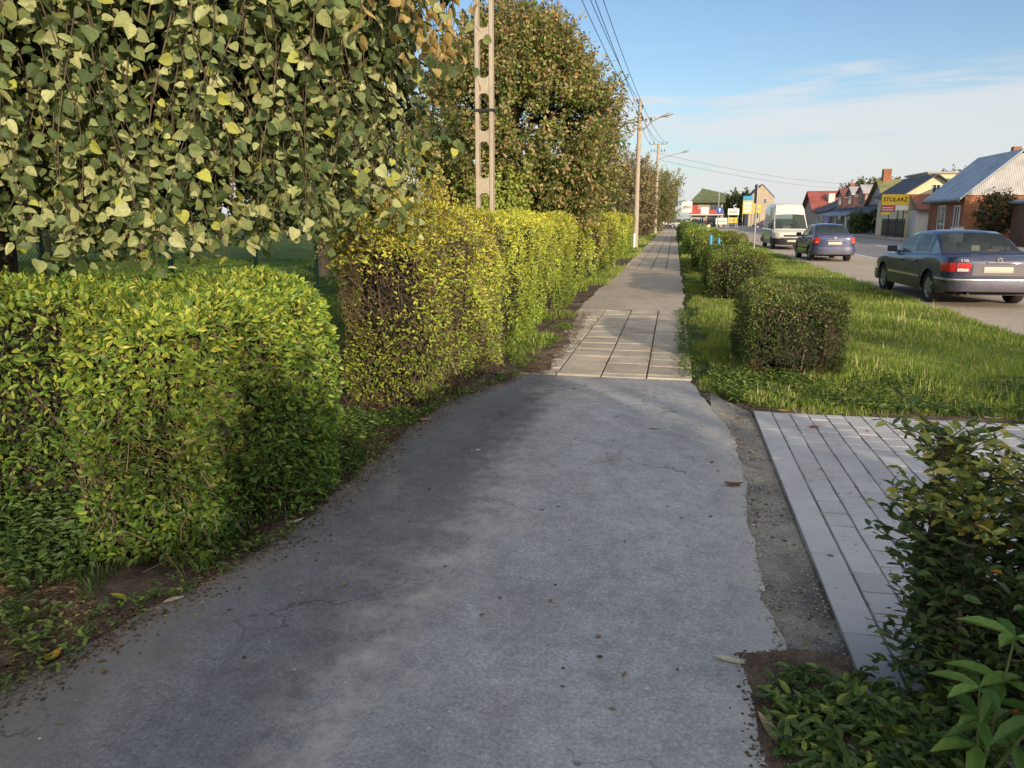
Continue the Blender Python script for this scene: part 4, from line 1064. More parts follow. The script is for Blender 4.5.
# ------------------------------------------------------------------ fences
def mesh_fence(x, y0, y1, h):
    t = thing('mesh_fence', 'dark green wire mesh fence behind the near hedge', 'fence', (x, y0, 0))
    y = 0
    k = 0
    while y <= y1 - y0 + .01:
        MB().box(-.03, .03, y - .03, y + .03, -.05, h + .05).build('post', M['fencegreen'], t, bevel=.006)
        y += 2.5
    A, B = [], []
    s = .062; L = y1 - y0
    n = int(L / s)
    for i in range(-int(h / s), n):
        for sg in (1, -1):
            a = V([0, i * s, 0.02]) if sg > 0 else V([0, i * s, h]); b = V([0, i * s + h, h]) if sg > 0 else V([0, i * s + h, .02])
            lo = max(0, -a[1]); hi = min(h, L - a[1])
            if hi <= lo: continue
            d = (b - a) / h
            A.append(a + d * lo); B.append(a + d * hi)
    link('wire_mesh', sticks_mesh('wire_mesh', V(A), V(B), .0022, .0022), t, M['fencegreen'])
    for z in (.05, h * .5, h):
        MB().tube([(0, 0, z), (0, L, z)], .005, 5).build('rail', M['fencegreen'], t)
mesh_fence(-7.6, 3.2, 25.7, 1.75)

def slat_fence(name, label, x, y0, y1, h, mat, gap, w, rot=0, loc=None):
    t = thing(name, label, 'fence', loc or (x, y0, 0), rot)
    L = y1 - y0; mb = MB(); y = 0
    while y < L: mb.box(-.012, .012, y, y + w, .08, h + (.03 if int(y * 7) % 2 else 0)); y += w + gap
    mb.build('slats', M[mat], t)
    m = MB(); m.box(.013, .05, 0, L, .3, .37); m.box(.013, .05, 0, L, h - .3, h - .23); m.build('rails', M[mat], t)
    y = 0
    while y < L + .1:
        MB().box(.05, .13, y - .04, y + .04, -.05, h + .02).build('post', M['darkmetal'], t); y += 2.5
    return t
slat_fence('picket_fence', 'pale grey picket fence behind the lower hedge blocks', -3.7, 20, 40, 1.75, 'wall_white', .05, .09)
slat_fence('plank_fence', 'reddish brown plank fence beside the far path', -2.35, 84, 118, 1.55, 'wood', .05, .14)
short_post('pale gatepost at the end of the reddish plank fence', -2.2, 119, 2.2, 'concrete', .15)

# ------------------------------------------------------------------ buildings
def window(par, cx, cz, w, h, axis, plane, sgn, fm='white', bars=1):
    """frame part + pane sub-part on a wall. axis 'y': wall plane y=plane (faces -y if sgn<0)"""
    f = MB(); b = .07; o = .05 * sgn
    def bx(a0, a1, z0, z1, d0, d1):
        lo, hi = sorted((plane + d0 * sgn, plane + d1 * sgn))
        if axis == 'y': f.box(a0, a1, lo, hi, z0, z1)
        else: f.box(lo, hi, a0, a1, z0, z1)
    bx(cx - w / 2 - b, cx - w / 2, cz - h / 2 - b, cz + h / 2 + b, .0, .06); bx(cx + w / 2, cx + w / 2 + b, cz - h / 2 - b, cz + h / 2 + b, .0, .06)
    bx(cx - w / 2, cx + w / 2, cz - h / 2 - b, cz - h / 2, .0, .06); bx(cx - w / 2, cx + w / 2, cz + h / 2, cz + h / 2 + b, .0, .06)
    for i in range(bars):
        q = cx - w / 2 + w * (i + 1) / (bars + 1); bx(q - .03, q + .03, cz - h / 2, cz + h / 2, .0, .045)
    fo = f.build('window', M[fm], par)
    p = MB(); lo, hi = sorted((plane + .004 * sgn, plane + .02 * sgn))
    if axis == 'y': p.box(cx - w / 2, cx + w / 2, lo, hi, cz - h / 2, cz + h / 2)
    else: p.box(lo, hi, cx - w / 2, cx + w / 2, cz - h / 2, cz + h / 2)
    p.build('pane', M['glass'], fo)
    return fo

def gable(t, w, d, hw, hr, ridge, wall, roof, over=.35, gmat=None):
    """walls (box + gables) and roof slabs; w along x, d along y, origin at near-left corner"""
    mb = MB()
    if ridge == 'y':
        mb.prism([(0, -.05), (w, -.05), (w, hw), (w / 2, hr), (0, hw)], 0, d, 'y')
    else:
        mb.prism([(0, -.05), (d, -.05), (d, hw), (d / 2, hr), (0, hw)], 0, w, 'x')
    mb.build('wall', M[wall], t)
    rf = MB(); th = .12
    span = w if ridge == 'y' else d; half = span / 2; sl = (hr - hw) / half
    a0, a1 = (-over, (d if ridge == 'y' else w) + over)
    for s in (0, 1):
        e = (-over, hw - over * sl) if s == 0 else (span + over, hw - over * sl)
        r = (half, hr)
        poly = [(e[0], e[1] + .004), (r[0], r[1] + .004), (r[0], r[1] + th), (e[0], e[1] + th)]
        rf.prism(poly, a0, a1, 'y' if ridge == 'y' else 'x')
    return rf.build('roof', M[roof], t)

# brick house with blue-grey sheet roof
t = thing('brick_house', 'red brick house with a blue-grey metal roof and pale metal gable', 'house', (18.6, 57, 0))
MB().prism([(0, -.05), (10.5, -.05), (10.5, 3.15), (0, 3.15)], 0, 7.2, 'y').build('wall', M['brick'], t)
rf = MB(); Wd = 10.5; half = 3.0; hr = 5.9; e = .4
rf.prism([(-e, 2.85), (half, hr), (half, hr + .12), (-e, 2.98)], -.35, 7.5, 'y')
rf.prism([(Wd + e, 3.1), (half, hr), (half, hr + .12), (Wd + e, 3.24)], -.35, 7.5, 'y')
rf.build('roof', M['roof_blue'], t)
MB().prism([(.02, 3.152), (Wd - .02, 3.152), (half, hr - .10)], -.12, .15, 'y').build('gable_cladding', M['roof_pale'], t)
MB().box(-.5, -.38, -.3, 7.4, 2.72, 2.84).build('gutter', M['darkmetal'], t)
window(t, 1.1, 1.7, .9, 1.5, 'x', 0, -1, 'white', 1); window(t, 4.2, 1.7, 1.35, 1.6, 'x', 0, -1, 'white', 1)
window(t, 7.6, 1.8, 1.4, 1.3, 'y', 0, -1, 'white', 1)
MB().box(4.0, 4.5, 4.0, 4.5, 5.2, 6.5).build('chimney', M['brick'], t)

t = thing('electric_cabinet', 'white utility cabinet against the street side of the brick house', 'utility cabinet', (17.9, 56.0, .11))
MB().box(0, .55, 0, .9, 0, 1.0).build('case', M['white'], t, bevel=.01); MB().box(-.03, .58, -.03, .93, 1.0, 1.06).build('lid', M['galv'], t)

t = thing('shed', 'dark brown lean-to shed right of the brick house', 'shed', (20.2, 49.0, 0), rz=.0)
rr = gable(t, 6, 4.5, 2.6, 3.4, 'y', 'wood', 'navyroof', .25)
MB().box(1.2, 3.3, -.05, -.003, 0, 2.1).build('door', M['wood'], t)
MB().box(4.2, 4.9, -.04, -.003, 1.2, 1.8).build('window', M['glass'], t)

# yellow gable house
t = thing('yellow_gable_house', 'pale yellow house with dark roof and brown lower roof behind the carpenter sign', 'house', (18.9, 72, 0)); t.scale = (.68, 1, .88)
gable(t, 6.5, 9, 4.2, 5.9, 'y', 'wall_yellow', 'roof_dark', .5)
window(t, 3.4, 4.6, .8, .8, 'y', 0, -1, 'white', 1)
MB().prism([(-2.6, 2.75), (-.004, 4.15), (-.004, 4.0), (-2.6, 2.6)], .5, 6.4, 'x').build('lower_roof', M['roof_brown'], t)
MB().box(.6, 6.2, -2.2, -.005, -.05, 2.6).build('annex', M['wall_white'], t)
window(t, 4.6, 1.5, 1.2, 1.1, 'y', -2.2, -1, 'white', 1)

# olive roofed house with brick chimney
t = thing('olive_roof_house', 'grey house with an olive green roof and tall brick chimney', 'house', (20.5, 84, 0))
rf = gable(t, 14, 8, 3.1, 5.5, 'x', 'wall_grey', 'roof_olive', .4)
MB().box(.2, .95, 3.5, 4.3, 4.9, 6.6).build('chimney', M['brick'], rf)
for yy in (2, 5): window(t, yy, 1.6, 1.2, 1.3, 'x', 0, -1)
window(t, 4, 3.9, .8, .9, 'x', 0, -1)
MB().prism([(-1.8, 2.3), (-.004, 3.1), (-.004, 2.95), (-1.8, 2.15)], 0, 8, 'y').build('awning', M['roof_dark'], t)

# terrace with three dormers facing the street
t = thing('dormer_terrace', 'row of shops with three pink dormers and a dark awning roof', 'shop terrace', (20.5, 93.5, 0)); t.scale = (1, 1, .86)
rf = gable(t, 9, 18, 3.1, 6.3, 'y', 'wall_grey', 'roof_dark', .4)
for i in range(3):
    y0 = 1.0 + i * 5.8
    d = MB(); d.prism([(y0, 3.35), (y0 + 3.4, 3.35), (y0 + 3.4, 5.2), (y0 + 1.7, 6.1), (y0, 5.2)], .15, 3.9, 'x'); d = d.build('dormer', M['wall_pink'], t)
    q = MB()
    for s in (0, 1):
        a_ = (y0 - .3, 5.06) if s == 0 else (y0 + 3.7, 5.06)
        q.prism([(a_[0], a_[1]), (y0 + 1.7, 6.13), (y0 + 1.7, 6.27), (a_[0], a_[1] + .14)], -.15, 4.0, 'x')
    q.build('dormer_roof', M['roof_pale'] if i < 2 else M['roof_brown'], d)
    p = MB(); p.box(.10, .146, y0 + .9, y0 + 2.5, 3.9, 5.0); p.build('window', M['glass'], d)
    # near side wall panel of the dormer reads grey
    wq = window(t, 2.2 + i * 5.6, 1.5, 2.2, 1.7, 'x', 0, -1, 'white', 1)
MB().prism([(-2.0, 2.35), (-.004, 3.05), (-.004, 2.9), (-2.0, 2.2)], 0, 18, 'y').build('awning', M['navyroof'], t)
for i in range(4): MB().box(-1.9, -1.75, .2 + i * 5.8, .35 + i * 5.8, 0, 2.25).build('awning_post', M['wall_white'], t)

# low blue shopfront building
t = thing('blue_shop', 'low blue and grey shop with a dark pitched roof', 'shop', (20.5, 113, 0))
gable(t, 7, 12, 2.8, 4.4, 'y', 'wall_grey', 'roof_dark', .6)
MB().box(-.06, -.004, .4, 5.2, .1, 2.5).build('shopfront', M['roadblue'], t)
for i in range(3): window(t, 7 + i * 1.9, 1.4, 1.1, 1.3, 'x', 0, -1)
MB().box(-.05, -.004, 5.6, 6.4, 0, 2.1).build('door', M['yellow'], t)

# red roof house
t = thing('red_roof_house', 'house with a large bright red roof at the bend of the street', 'house', (21.2, 128, 0))
rf = gable(t, 13, 12, 2.8, 5.8, 'x', 'wall_tan', 'roof_red', .7)
MB().box(6, 6.7, 7.2, 7.9, 5.6, 7.2).build('chimney', M['brick'], rf)
MB().box(2, 2.9, 2.2, 5, 3.4, 5.4).build('dormer', M['wall_white'], t)
for i in range(4): window(t, 2 + i * 3, 1.5, 1.3, 1.3, 'y', 0, -1)

# large cream block behind, and a pale garage beyond the pipes
t = thing('cream_block', 'long flat-roofed cream building rising behind the brick house', 'building', (32, 112, 0))
MB().box(0, 26, 0, 10, -.05, 7.3).build('wall', M['wall_cream'], t); MB().box(-.3, 26.3, -.3, 10.3, 7.3, 7.55).build('roof', M['wall_grey'], t)
for i in range(7): window(t, 2.2 + i * 3.6, 5.6, 1.6, 1.3, 'y', 0, -1)
t = thing('flat_roof_annex', 'grey flat-roofed annex with a flue pipe beside the brick house', 'outbuilding', (21.6, 68.2, 0))
MB().box(0, 8, 0, 3, -.05, 4.2).build('wall', M['wall_grey'], t); MB().box(-.15, 8.15, -.15, 3.15, 4.2, 4.35).build('roof', M['navyroof'], t)
MB().tube([(2.2, -.3, 3.2), (2.2, -.3, 5.2)], .1, 8).build('flue_pipe', M['darkmetal'], t)

# green-roofed shop at the junction
t = thing('green_roof_shop', 'two-storey shop with a green roof and red balcony at the junction', 'shop', (2.75, 150, 0)); t.scale = (.70, .8, .86)
MB().box(0, 8.2, 0, 8, -.05, 5.3).build('wall', M['wall_tan'], t)
rf = MB(); rf.add([(-.6, -1.6, 5.15), (8.8, -1.6, 5.15), (8.8, 8.6, 5.15), (-.6, 8.6, 5.15), (2.4, 2.5, 7.7), (8.6, 2.5, 7.2), (8.6, 4.5, 7.2), (2.4, 4.5, 7.7), (2.8, 3.2, 8.3)],
    [(3, 2, 1, 0), (0, 1, 5, 4), (2, 3, 7, 6), (3, 0, 4, 7), (1, 2, 6, 5), (4, 5, 8), (5, 6, 8), (6, 7, 8), (7, 4, 8)]); rf.build('roof', M['roof_green'], t)
MB().box(-.1, 8.4, -1.5, -.004, 2.55, 2.75).build('balcony', M['wall_white'], t)
bal = MB(); bal.box(-.1, 8.4, -1.52, -1.46, 2.752, 3.7); bal.build('balcony_panel', M['red'], t)
MB().box(2.6, 4.6, -1.56, -1.524, 2.8, 4.2).build('sign_board', M['white'], t)
MB().box(.4, 1.9, -.04, -.004, 3.3, 4.8).build('red_shutter', M['red'], t)
for i in range(3): window(t, 5.4 + i * .95, 4.1, .7, 1.3, 'y', 0, -1, 'darkmetal', 0)
MB().box(4.4, 7.6, -.05, -.004, 0, 2.4).build('shopfront', M['glass'], t)
for i in range(2): window(t, 1.2 + i * 1.7, 1.4, 1.1, 1.0, 'y', 0, -1)
for xx in (0.1, 4.1, 8.1): MB().box(xx - .12, xx + .12, -1.45, -1.2, 0, 2.55).build('balcony_post', M['wall_tan'], t)

t = thing('grey_gable_house', 'tall plain beige gable end behind the fuel price sign', 'house', (15.3, 175, 0)); t.scale = (.56, 1, 1)
gable(t, 9, 10, 6.0, 8.6, 'y', 'wall_tan', 'roof_dark', .15); window(t, 5.8, 5.2, .9, 1.0, 'y', 0, -1); window(t, 3, 2.2, 1.2, 1.2, 'y', 0, -1)
t = thing('dark_house', 'dark low house between the trees left of the green-roofed shop', 'house', (-8.5, 158, 0))
gable(t, 8.5, 8, 4.4, 7.2, 'x', 'wall_grey', 'roof_dark', .4); window(t, 3, 2, 1.2, 1.2, 'y', 0, -1); window(t, 6, 2, 1.2, 1.2, 'y', 0, -1)
t = thing('white_outbuilding', 'white garden outbuilding glimpsed under the weeping tree', 'outbuilding', (-46, 52, 0))
gable(t, 9, 5, 2.2, 3.3, 'x', 'wall_tan', 'roof_brown', .3); window(t, 4, 1.5, 1.2, 1.0, 'y', 0, -1); MB().box(6, 7, -.05, -.004, 0, 2).build('door', M['wood'], t)

# boards and signs
def text(par, s, size, loc, mat='text', rz=0., ext=.004, bold=0.0, shear=0., name='lettering'):
    cu = bpy.data.curves.new(name, 'FONT'); cu.body = s; cu.size = size; cu.extrude = ext; cu.align_x = 'CENTER'; cu.align_y = 'CENTER'; cu.offset = bold; cu.shear = shear
    tmp = bpy.data.objects.new('lettering_source', cu); COL.objects.link(tmp)
    dg = bpy.context.evaluated_depsgraph_get(); me = bpy.data.meshes.new_from_object(tmp.evaluated_get(dg))
    COL.objects.unlink(tmp); bpy.data.objects.remove(tmp)
    me.materials.clear()
    o = link(name, me, par, M[mat], loc); o.rotation_euler = (rad(90), 0, rz)
    return o
t = thing('carpenter_sign', 'yellow board lettered STOLARZ above smaller red and white boards', 'advertising sign', (16.55, 69.8, .11), rz=-.1); t.scale = (.84, 1, .88)
for xx in (.75, 1.55, 2.05): MB().box(xx - .045, xx + .045, -.02, .07, -.05, 2.75 if xx > 1 else 2.4).build('post', M['darkmetal'], t)
MB().box(-.06, 0.02, .02, .08, 0, 2.6).build('post', M['concrete'], t)
MB().box(0, 2.4, -.06, -.022, 3.0, 3.95).build('name_board', M['yellow'], t)
MB().box(0.05, .12, -.021, .02, 2.2, 3.9).build('brace', M['darkmetal'], t); MB().box(2.25, 2.32, -.021, .02, 2.2, 3.9).build('brace', M['darkmetal'], t)
text(t, 'STOLARZ', .50, (1.2, -.064, 3.46), 'text', 0, .003, .010, .1)
MB().box(0, 1.25, -.06, -.022, 2.35, 2.96).build('red_board', M['red'], t)
MB().box(1.3, 2.4, -.06, -.022, 2.5, 2.96).build('white_board', M['white'], t)
MB().box(0, .9, -.06, -.022, 2.13, 2.32).build('lower_board', M['yellow'], t)
for i in range(2): MB().box(.1, 1.1, -.065, -.061, 2.5 + i * .2, 2.57 + i * .2).build('text_band', M['white'], t)

t = thing('fuel_price_sign', 'tall yellow price sign with a blue top near the junction', 'price sign', (11.7, 146, 0)); t.scale = (.68, 1, 1)
for xx in (.1, 2.3): MB().box(xx - .07, xx + .07, -.05, .05, -.05, 2.4).build('post', M['galv'], t)
MB().box(0, 2.4, -.1, .1, 2.4, 4.7).build('yellow_panel', M['yellow'], t); MB().box(0, 2.4, -.11, .11, 4.72, 5.5).build('blue_panel', M['blue'], t)
for i in range(3): MB().box(.3, 2.1, -.106, -.102, 2.7 + i * .65, 3.1 + i * .65).build('price_panel', M['white'], t)
def board(label, x, y, w, z0, z1, mat, leg='galv'):
    t = thing('advertising_board', label, 'advertising board', (x, y, 0), 0, 'advertising boards around the junction')
    MB().box(0, w, -.04, .04, z0, z1).build('panel', M[mat], t, bevel=.01)
    for xx in (.15, w - .15): MB().box(xx - .05, xx + .05, .045, .12, -.05, z1 - .1).build('post', M[leg], t)
    MB().box(.12 * w, .88 * w, -.048, -.042, z0 + .35 * (z1 - z0), z0 + .6 * (z1 - z0)).build('printed_band', M['concrete'], t)
board('large white board left of the green-roofed shop', 1.0, 135, 1.7, 2.6, 4.4, 'white')
board('white board above a yellow one right of the blue sign', 9.0, 143, 1.9, 2.2, 3.3, 'white')
board('low white board right of the thin sign pole', 7.0, 142.5, 1.9, .6, 1.7, 'white')
board('low yellow board left of the fuel price sign', 9.1, 144, 1.6, .8, 1.8, 'yellow')
board('small orange-yellow board right of the fuel price sign', 13.6, 146, 1.2, 2.6, 4.0, 'yellow')

# garden wall/metal gate at the yard by the sign
slat_fence('garden_fence', 'dark metal yard fence beside the brick house', 18.9, 0, 7.0, 1.6, 'darkmetal', .13, .05, loc=(18.75, 71.3, 0))
t = thing('rounded_bush', 'dark green clipped bush left of the carpenter sign', 'bush', (18.9, 87, 0))
me, *_ = crown_shoots(600, 14, (0, 0, 1.1), 1.5, 1.6, 1.2, .14, G_DK, seed=90, up=.3, length=.3); link('foliage', me, t, M['leaf'])
MB().tube([(0, 0, -.05), (0, 0, .8)], [.08, .05], 7).build('stem', M['bark'], t)
tree('garden_shrub_tree', 'dark russet shrub against the brick gable, taller of two', (19.9, 54.6, 0), .7, .07, (0, 0, 2.0), 1.25, 1.1, 1.3, 420, 16, .13, [(.06, .08, .03), (.13, .09, .05), (.09, .11, .04)], 'shrubs before the brick house', limbs=8, seed=92, up=.4, length=.5)
tree('garden_shrub_tree', 'dark russet shrub against the brick gable, smaller one by the shed', (22.3, 54.4, 0), .6, .06, (0, 0, 1.5), 1.1, 1.0, 1.0, 340, 16, .12, [(.06, .08, .03), (.14, .08, .05), (.09, .10, .04)], 'shrubs before the brick house', limbs=8, seed=94, up=.4, length=.45)
sheet('driveway', [(16.65, 76), (20.4, 76), (20.4, 83), (16.65, 83)], .116, 'farpave')

# ------------------------------------------------------------------ cars
def car(name, label, cat, loc, rz, sp, group='parked cars'):
    L, W, Hh = sp['L'], sp['W'], sp['H']; pm = M[sp['paint']]
    t = thing(name, label, cat, loc, rz, group)
    hw = W / 2; wr = sp['wr']; ya, yb = sp['axle_r'], sp['axle_f']
    # half plan contour from centre of the end to the side: (fraction of hw, distance from the end)
    con_r = sp.get('con_r', [(0, 0), (.5, .006), (.72, .03), (.85, .075), (.925, .14), (.965, .25), (.985, .42), (1, .8)])
    con_f = sp.get('con_f', [(0, 0), (.35, .015), (.62, .07), (.8, .16), (.9, .27), (.955, .42), (.985, .65), (1, 1.1)])
    ztop = lambda y: float(np.interp(y, [p[0] for p in sp['top']], [p[1] for p in sp['top']]))
    def hwid(y):
        fr = float(np.interp(y + L / 2, [p[1] for p in con_r], [p[0] for p in con_r])); ff = float(np.interp(L / 2 - y, [p[1] for p in con_f], [p[0] for p in con_f]))
        return hw * min(fr, ff)
    zm = sp.get('zmid', .55)
    wz = lambda z: 1 - .055 * ((z - zm) / .5) ** 2 if z < zm else 1 - sp.get('tumble', .05) * ((z - zm) / .45) ** 2
    ys = [-L / 2 + p[1] for p in con_r[1:]] + [L / 2 - p[1] for p in con_f[1:]]
    R_ = wr + .055
    for yc in (ya, yb): ys += [yc + R_ * math.sin(a) for a in np.linspace(-math.pi / 2, math.pi / 2, 13)] + [yc - R_ - .01, yc + R_ + .01]
    ys += list(np.arange(-L / 2 + .9, L / 2 - .9, .22)) + [p[0] for p in sp['top'][1:-1]]
    ys = sorted(set(round(y, 3) for y in ys))
    zs0 = sp['sill']
    rows = []
    for y in ys:
        w = hwid(y); zt = ztop(y); zb = zs0 + max(0, (abs(y) - L / 2 + .35)) * .25
        for yc in (ya, yb):
            q = R_ * R_ - (y - yc) ** 2
            if q > 0: zb = max(zb, wr + math.sqrt(q))
        sh = zt - sp.get('shoulder', .07); zb = min(zb, sh - .06)
        half = []
        for s in (0, .12, .3, .5, .7, .86, 1.0):
            z = zb + (sh - zb) * s; half.append((w * wz(z), y, z))
        half += [(w * wz(sh) - .03, y, sh + (zt - sh) * .62), (w * wz(sh) - .085, y, zt - .006), (w * .45, y, zt + .012), (0, y, zt + .018)]
        full = [(-p[0], p[1], p[2]) for p in half] + [p for p in reversed(half[:-1])]
        rows.append(full)
    n = len(rows[0]); v = [p for r in rows for p in r]; f = []
    for i in range(len(rows) - 1):
        for k in range(n - 1): f.append((i * n + k, i * n + k + 1, (i + 1) * n + k + 1, (i + 1) * n + k))
    for (i, rev) in ((0, False), (len(rows) - 1, True)):
        for k in range((n - 1) // 2):
            a, b_, c, d = i * n + k, i * n + k + 1, i * n + n - 2 - k, i * n + n - 1 - k
            f.append((a, b_, c, d) if k < (n - 1) // 2 - 1 else (a, b_, d))
    MB().add(v, f).build('body', pm, t, 32)
    # underbody
    MB().box(-hw * .72, hw * .72, -L / 2 + .25, L / 2 - .3, zs0 - .02, zs0 + .3).build('underbody', M['black'], t)
    for yc in (ya, yb): MB().box(-hw * .93, hw * .93, yc - R_ * .95, yc + R_ * .95, wr + .1, wr + R_ - .02).build('wheel_well', M['black'], t)
    # contour helper
    def cpos(u, z, end, off):
        con = con_r if end < 0 else con_f
        pts = [(p[0] * hw, p[1]) for p in con] + [(hw, L * .6)]
        s = abs(u); acc = 0
        for a, b_ in zip(pts[:-1], pts[1:]):
            dl = math.dist(a, b_)
            if acc + dl >= s: break
            acc += dl
        q = (s - acc) / dl; x = a[0] + (b_[0] - a[0]) * q; yy = a[1] + (b_[1] - a[1]) * q
        tx, ty = (b_[0] - a[0]) / dl, (b_[1] - a[1]) / dl
        x = x * wz(z) + ty * off; yy = yy - tx * off
        return (math.copysign(x, u) if u else 0, end * (L / 2 - yy), z)
    def band(nm, u0, u1, z0, z1, end, off, mat, thick=.03, par=None, curve=0):
        m = max(2, int(abs(u1 - u0) / .06)); vv = []; ff = []
        for i in range(m + 1):
            u = u0 + (u1 - u0) * i / m
            a0, a1 = (z0(u), z1(u)) if callable(z0) else (z0, z1)
            zz = [a0, a0 + .012, (a0 + a1) / 2, a1 - .012, a1]; oo = [off - thick, off, off + curve, off, off - thick]
            vv += [cpos(u, z, end, o_) for z, o_ in zip(zz, oo)]
        for i in range(m):
            for k in range(4): ff.append((i * 5 + k, (i + 1) * 5 + k, (i + 1) * 5 + k + 1, i * 5 + k + 1))
        ff += [(0, 1, 2, 3, 4), tuple(m * 5 + k for k in (4, 3, 2, 1, 0))]
        return MB().add(vv, ff).build(nm, M[mat] if isinstance(mat, str) else mat, par or t, 35)
    # greenhouse
    y0, y1, y2, y3 = sp['gh']; zr = Hh
    prof = sp.get('ghprof') or [(y0, ztop(y0)), (y0 + (y1 - y0) * .5, ztop(y0) + (zr - ztop(y0)) * .58), (y1 - .06, zr - .05), (y1 + .15, zr - .012), ((y1 + y2) / 2, zr), (y2 - .15, zr - .02), (y2 + .06, zr - .07), (y2 + (y3 - y2) * .5, ztop(y3) + (zr - ztop(y3)) * .52), (y3, ztop(y3))]
    gz = lambda y: float(np.interp(y, [p[0] for p in prof], [p[1] for p in prof]))
    gy = set([p[0] for p in prof] + [y0 + .07, y3 - .05]); 
    for a, b_ in sp['side']: gy |= {a, b_}
    gy |= {y1 - .08, y2 + .09}
    gy = sorted(round(y, 3) for y in gy)
    slope = sp.get('slope', .32)
    rows = []
    for y in gy:
        zb = ztop(y) - .02; zt = max(gz(y), zb + .005); w0 = hwid(y) * wz(zb) - .09
        w0 = min(w0, (hw * .93 - .05))
        def wd(z): return w0 - (z - zb) * slope
        hh = zt - zb
        half = [(wd(zb), y, zb), (wd(zb + hh * .10), y, zb + hh * .10), (wd(zb + hh * .86), y, zb + hh * .86), (wd(zt) - .035 - .05 * min(1, hh), y, zt - .008 * hh), (wd(zt) * .45, y, zt + .02 * min(1, hh * 2)), (0, y, zt + .028 * min(1, hh * 2))]
        rows.append([(-p[0], p[1], p[2]) for p in half] + [p for p in reversed(half[:-1])])
    n = len(rows[0]); v = [p for r in rows for p in r]; fb = []; glass = {'rear_window': [], 'windscreen': [], 'side_window': []}
    sides = []
    for i in range(len(rows) - 1):
        ym = (gy[i] + gy[i + 1]) / 2
        for k in range(n - 1):
            q = (i * n + k, i * n + k + 1, (i + 1) * n + k + 1, (i + 1) * n + k)
            if k in (3, 4, 5, 6) and sp.get('rearglass', True) and y0 + .06 < ym < y1 - .07: glass['rear_window'].append(q)
            elif k in (3, 4, 5, 6) and y2 + .08 < ym < y3 - .04: glass['windscreen'].append(q)
            elif k in (1, 8) and any(a < ym < b_ for a, b_ in sp['side']):
                j = [j for j, (a, b_) in enumerate(sp['side']) if a < ym < b_][0]; sides.append((k, j, q))
            else: fb.append(q)
    cab = MB().add(v, fb).build('cabin', pm, t, 35)
    for nm in ('rear_window', 'windscreen'):
        if glass[nm]: MB().add(v, glass[nm]).build(nm, M['carglass'], t, 60)
    for key in sorted(set((k, j) for k, j, q in sides)):
        MB().add(v, [q for k, j, q in sides if (k, j) == key]).build('side_window', M['carglass'], t, 60)
    # interior
    s = MB(); zf = ztop(0) - .35
    for sx in (-1, 1):
        s.cbox((sx * hw * .45, sp['seat'], zf + .2), (.45, .14, .75)); s.cbox((sx * hw * .45, sp['seat'] - .02, zf + .68), (.22, .09, .18))
    if sp.get('rearbench'):
        s.cbox((0, sp['rearbench'], zf + .15), (W * .72, .2, .6))
        for sx in (-1, 1): s.cbox((sx * hw * .42, sp['rearbench'], zf + .52), (.24, .08, .14))
    s.build('seats', M['seat'], t, bevel=.02)
    MB().box(-hw * .8, hw * .8, y0 + .12 if sp.get('rearbench') else y2 - .3, (sp.get('rearbench') or y3) - .05, zf + .26, zf + .30).build('shelf', M['seat'], t)
    if sp.get('green'):
        g = MB(); g.tube([(-.42, sp['green'], zf + .36), (-.1, sp['green'] - .02, zf + .38), (.25, sp['green'] + .03, zf + .37)], [.05, .07, .05], 8); g.build('green_bundle', M['greenthing'], t, 60)
        g = MB(); g.box(.3, .62, sp['green'], sp['green'] + .1, zf + .30, zf + .46); g.build('tissue_box', M['orange'], t, bevel=.01)
        g = MB(); g.cbox((.12, sp['green'] + .16, zf + .42), (.16, .05, .24)); g.build('paper_card', M['cream'], t)
    # wheels
    for yc in (ya, yb):
        for sx in (-1, 1):
            xo = hw * .965; wd_ = sp.get('ww', .2)
            w_ = MB(); w_.lathe([(wr * .64, sx * (xo - wd_)), (wr * .93, sx * (xo - wd_)), (wr, sx * (xo - wd_ + .03)), (wr, sx * (xo - .03)), (wr * .94, sx * xo), (wr * .66, sx * (xo - .008)), (wr * .64, sx * (xo - .03))], 28, 'x', (0, yc, wr))
            wo = w_.build('wheel', M['rubber'], t, 40)
            r_ = MB(); r_.lathe([(wr * .66, sx * (xo - .012)), (wr * .60, sx * (xo - .02)), (wr * .57, sx * (xo - .05)), (wr * .2, sx * (xo - .035)), (wr * .12, sx * (xo - .02)), (.001, sx * (xo - .02))], 24, 'x', (0, yc, wr))
            for k in range(sp.get('spokes', 5)):
                a = 2 * math.pi * k / sp.get('spokes', 5); c_, s_ = math.cos(a), math.sin(a)
                P = []
                for (rr2, ww2) in ((wr * .14, .035), (wr * .6, .05)):
                    for q in (-1, 1):
                        for dx in (0, .02): P.append((sx * (xo - .032 + dx), yc + rr2 * c_ - q * ww2 * s_, wr + rr2 * s_ + q * ww2 * c_))
                r_.add(P, [(0, 1, 3, 2), (4, 6, 7, 5), (0, 4, 5, 1), (2, 3, 7, 6), (0, 2, 6, 4), (1, 5, 7, 3)])
            r_.build('rim', M[sp.get('rim', 'rim')], wo, 40)
    # mirrors
    for sx in (-1, 1):
        ym = sp['mirror']; zb = ztop(ym); mw = sp.get('mw', (.2, .1, .14)); xo = sx * (hw * .95 + mw[0] * .35)
        m_ = MB(); m_.cbox((xo, ym, zb + mw[2] * .55), mw); m_.cbox((sx * hw * .88, ym + .02, zb + .02), (.16, .06, .04)); m_.build('mirror', M['black'] if sp.get('blackmirror') else pm, t, bevel=.025)
    for (nm, u0, u1, z0, z1, end, off, mt, th, cv) in sp['bands']: band(nm, u0, u1, z0, z1, end, off, mt, th, None, cv)
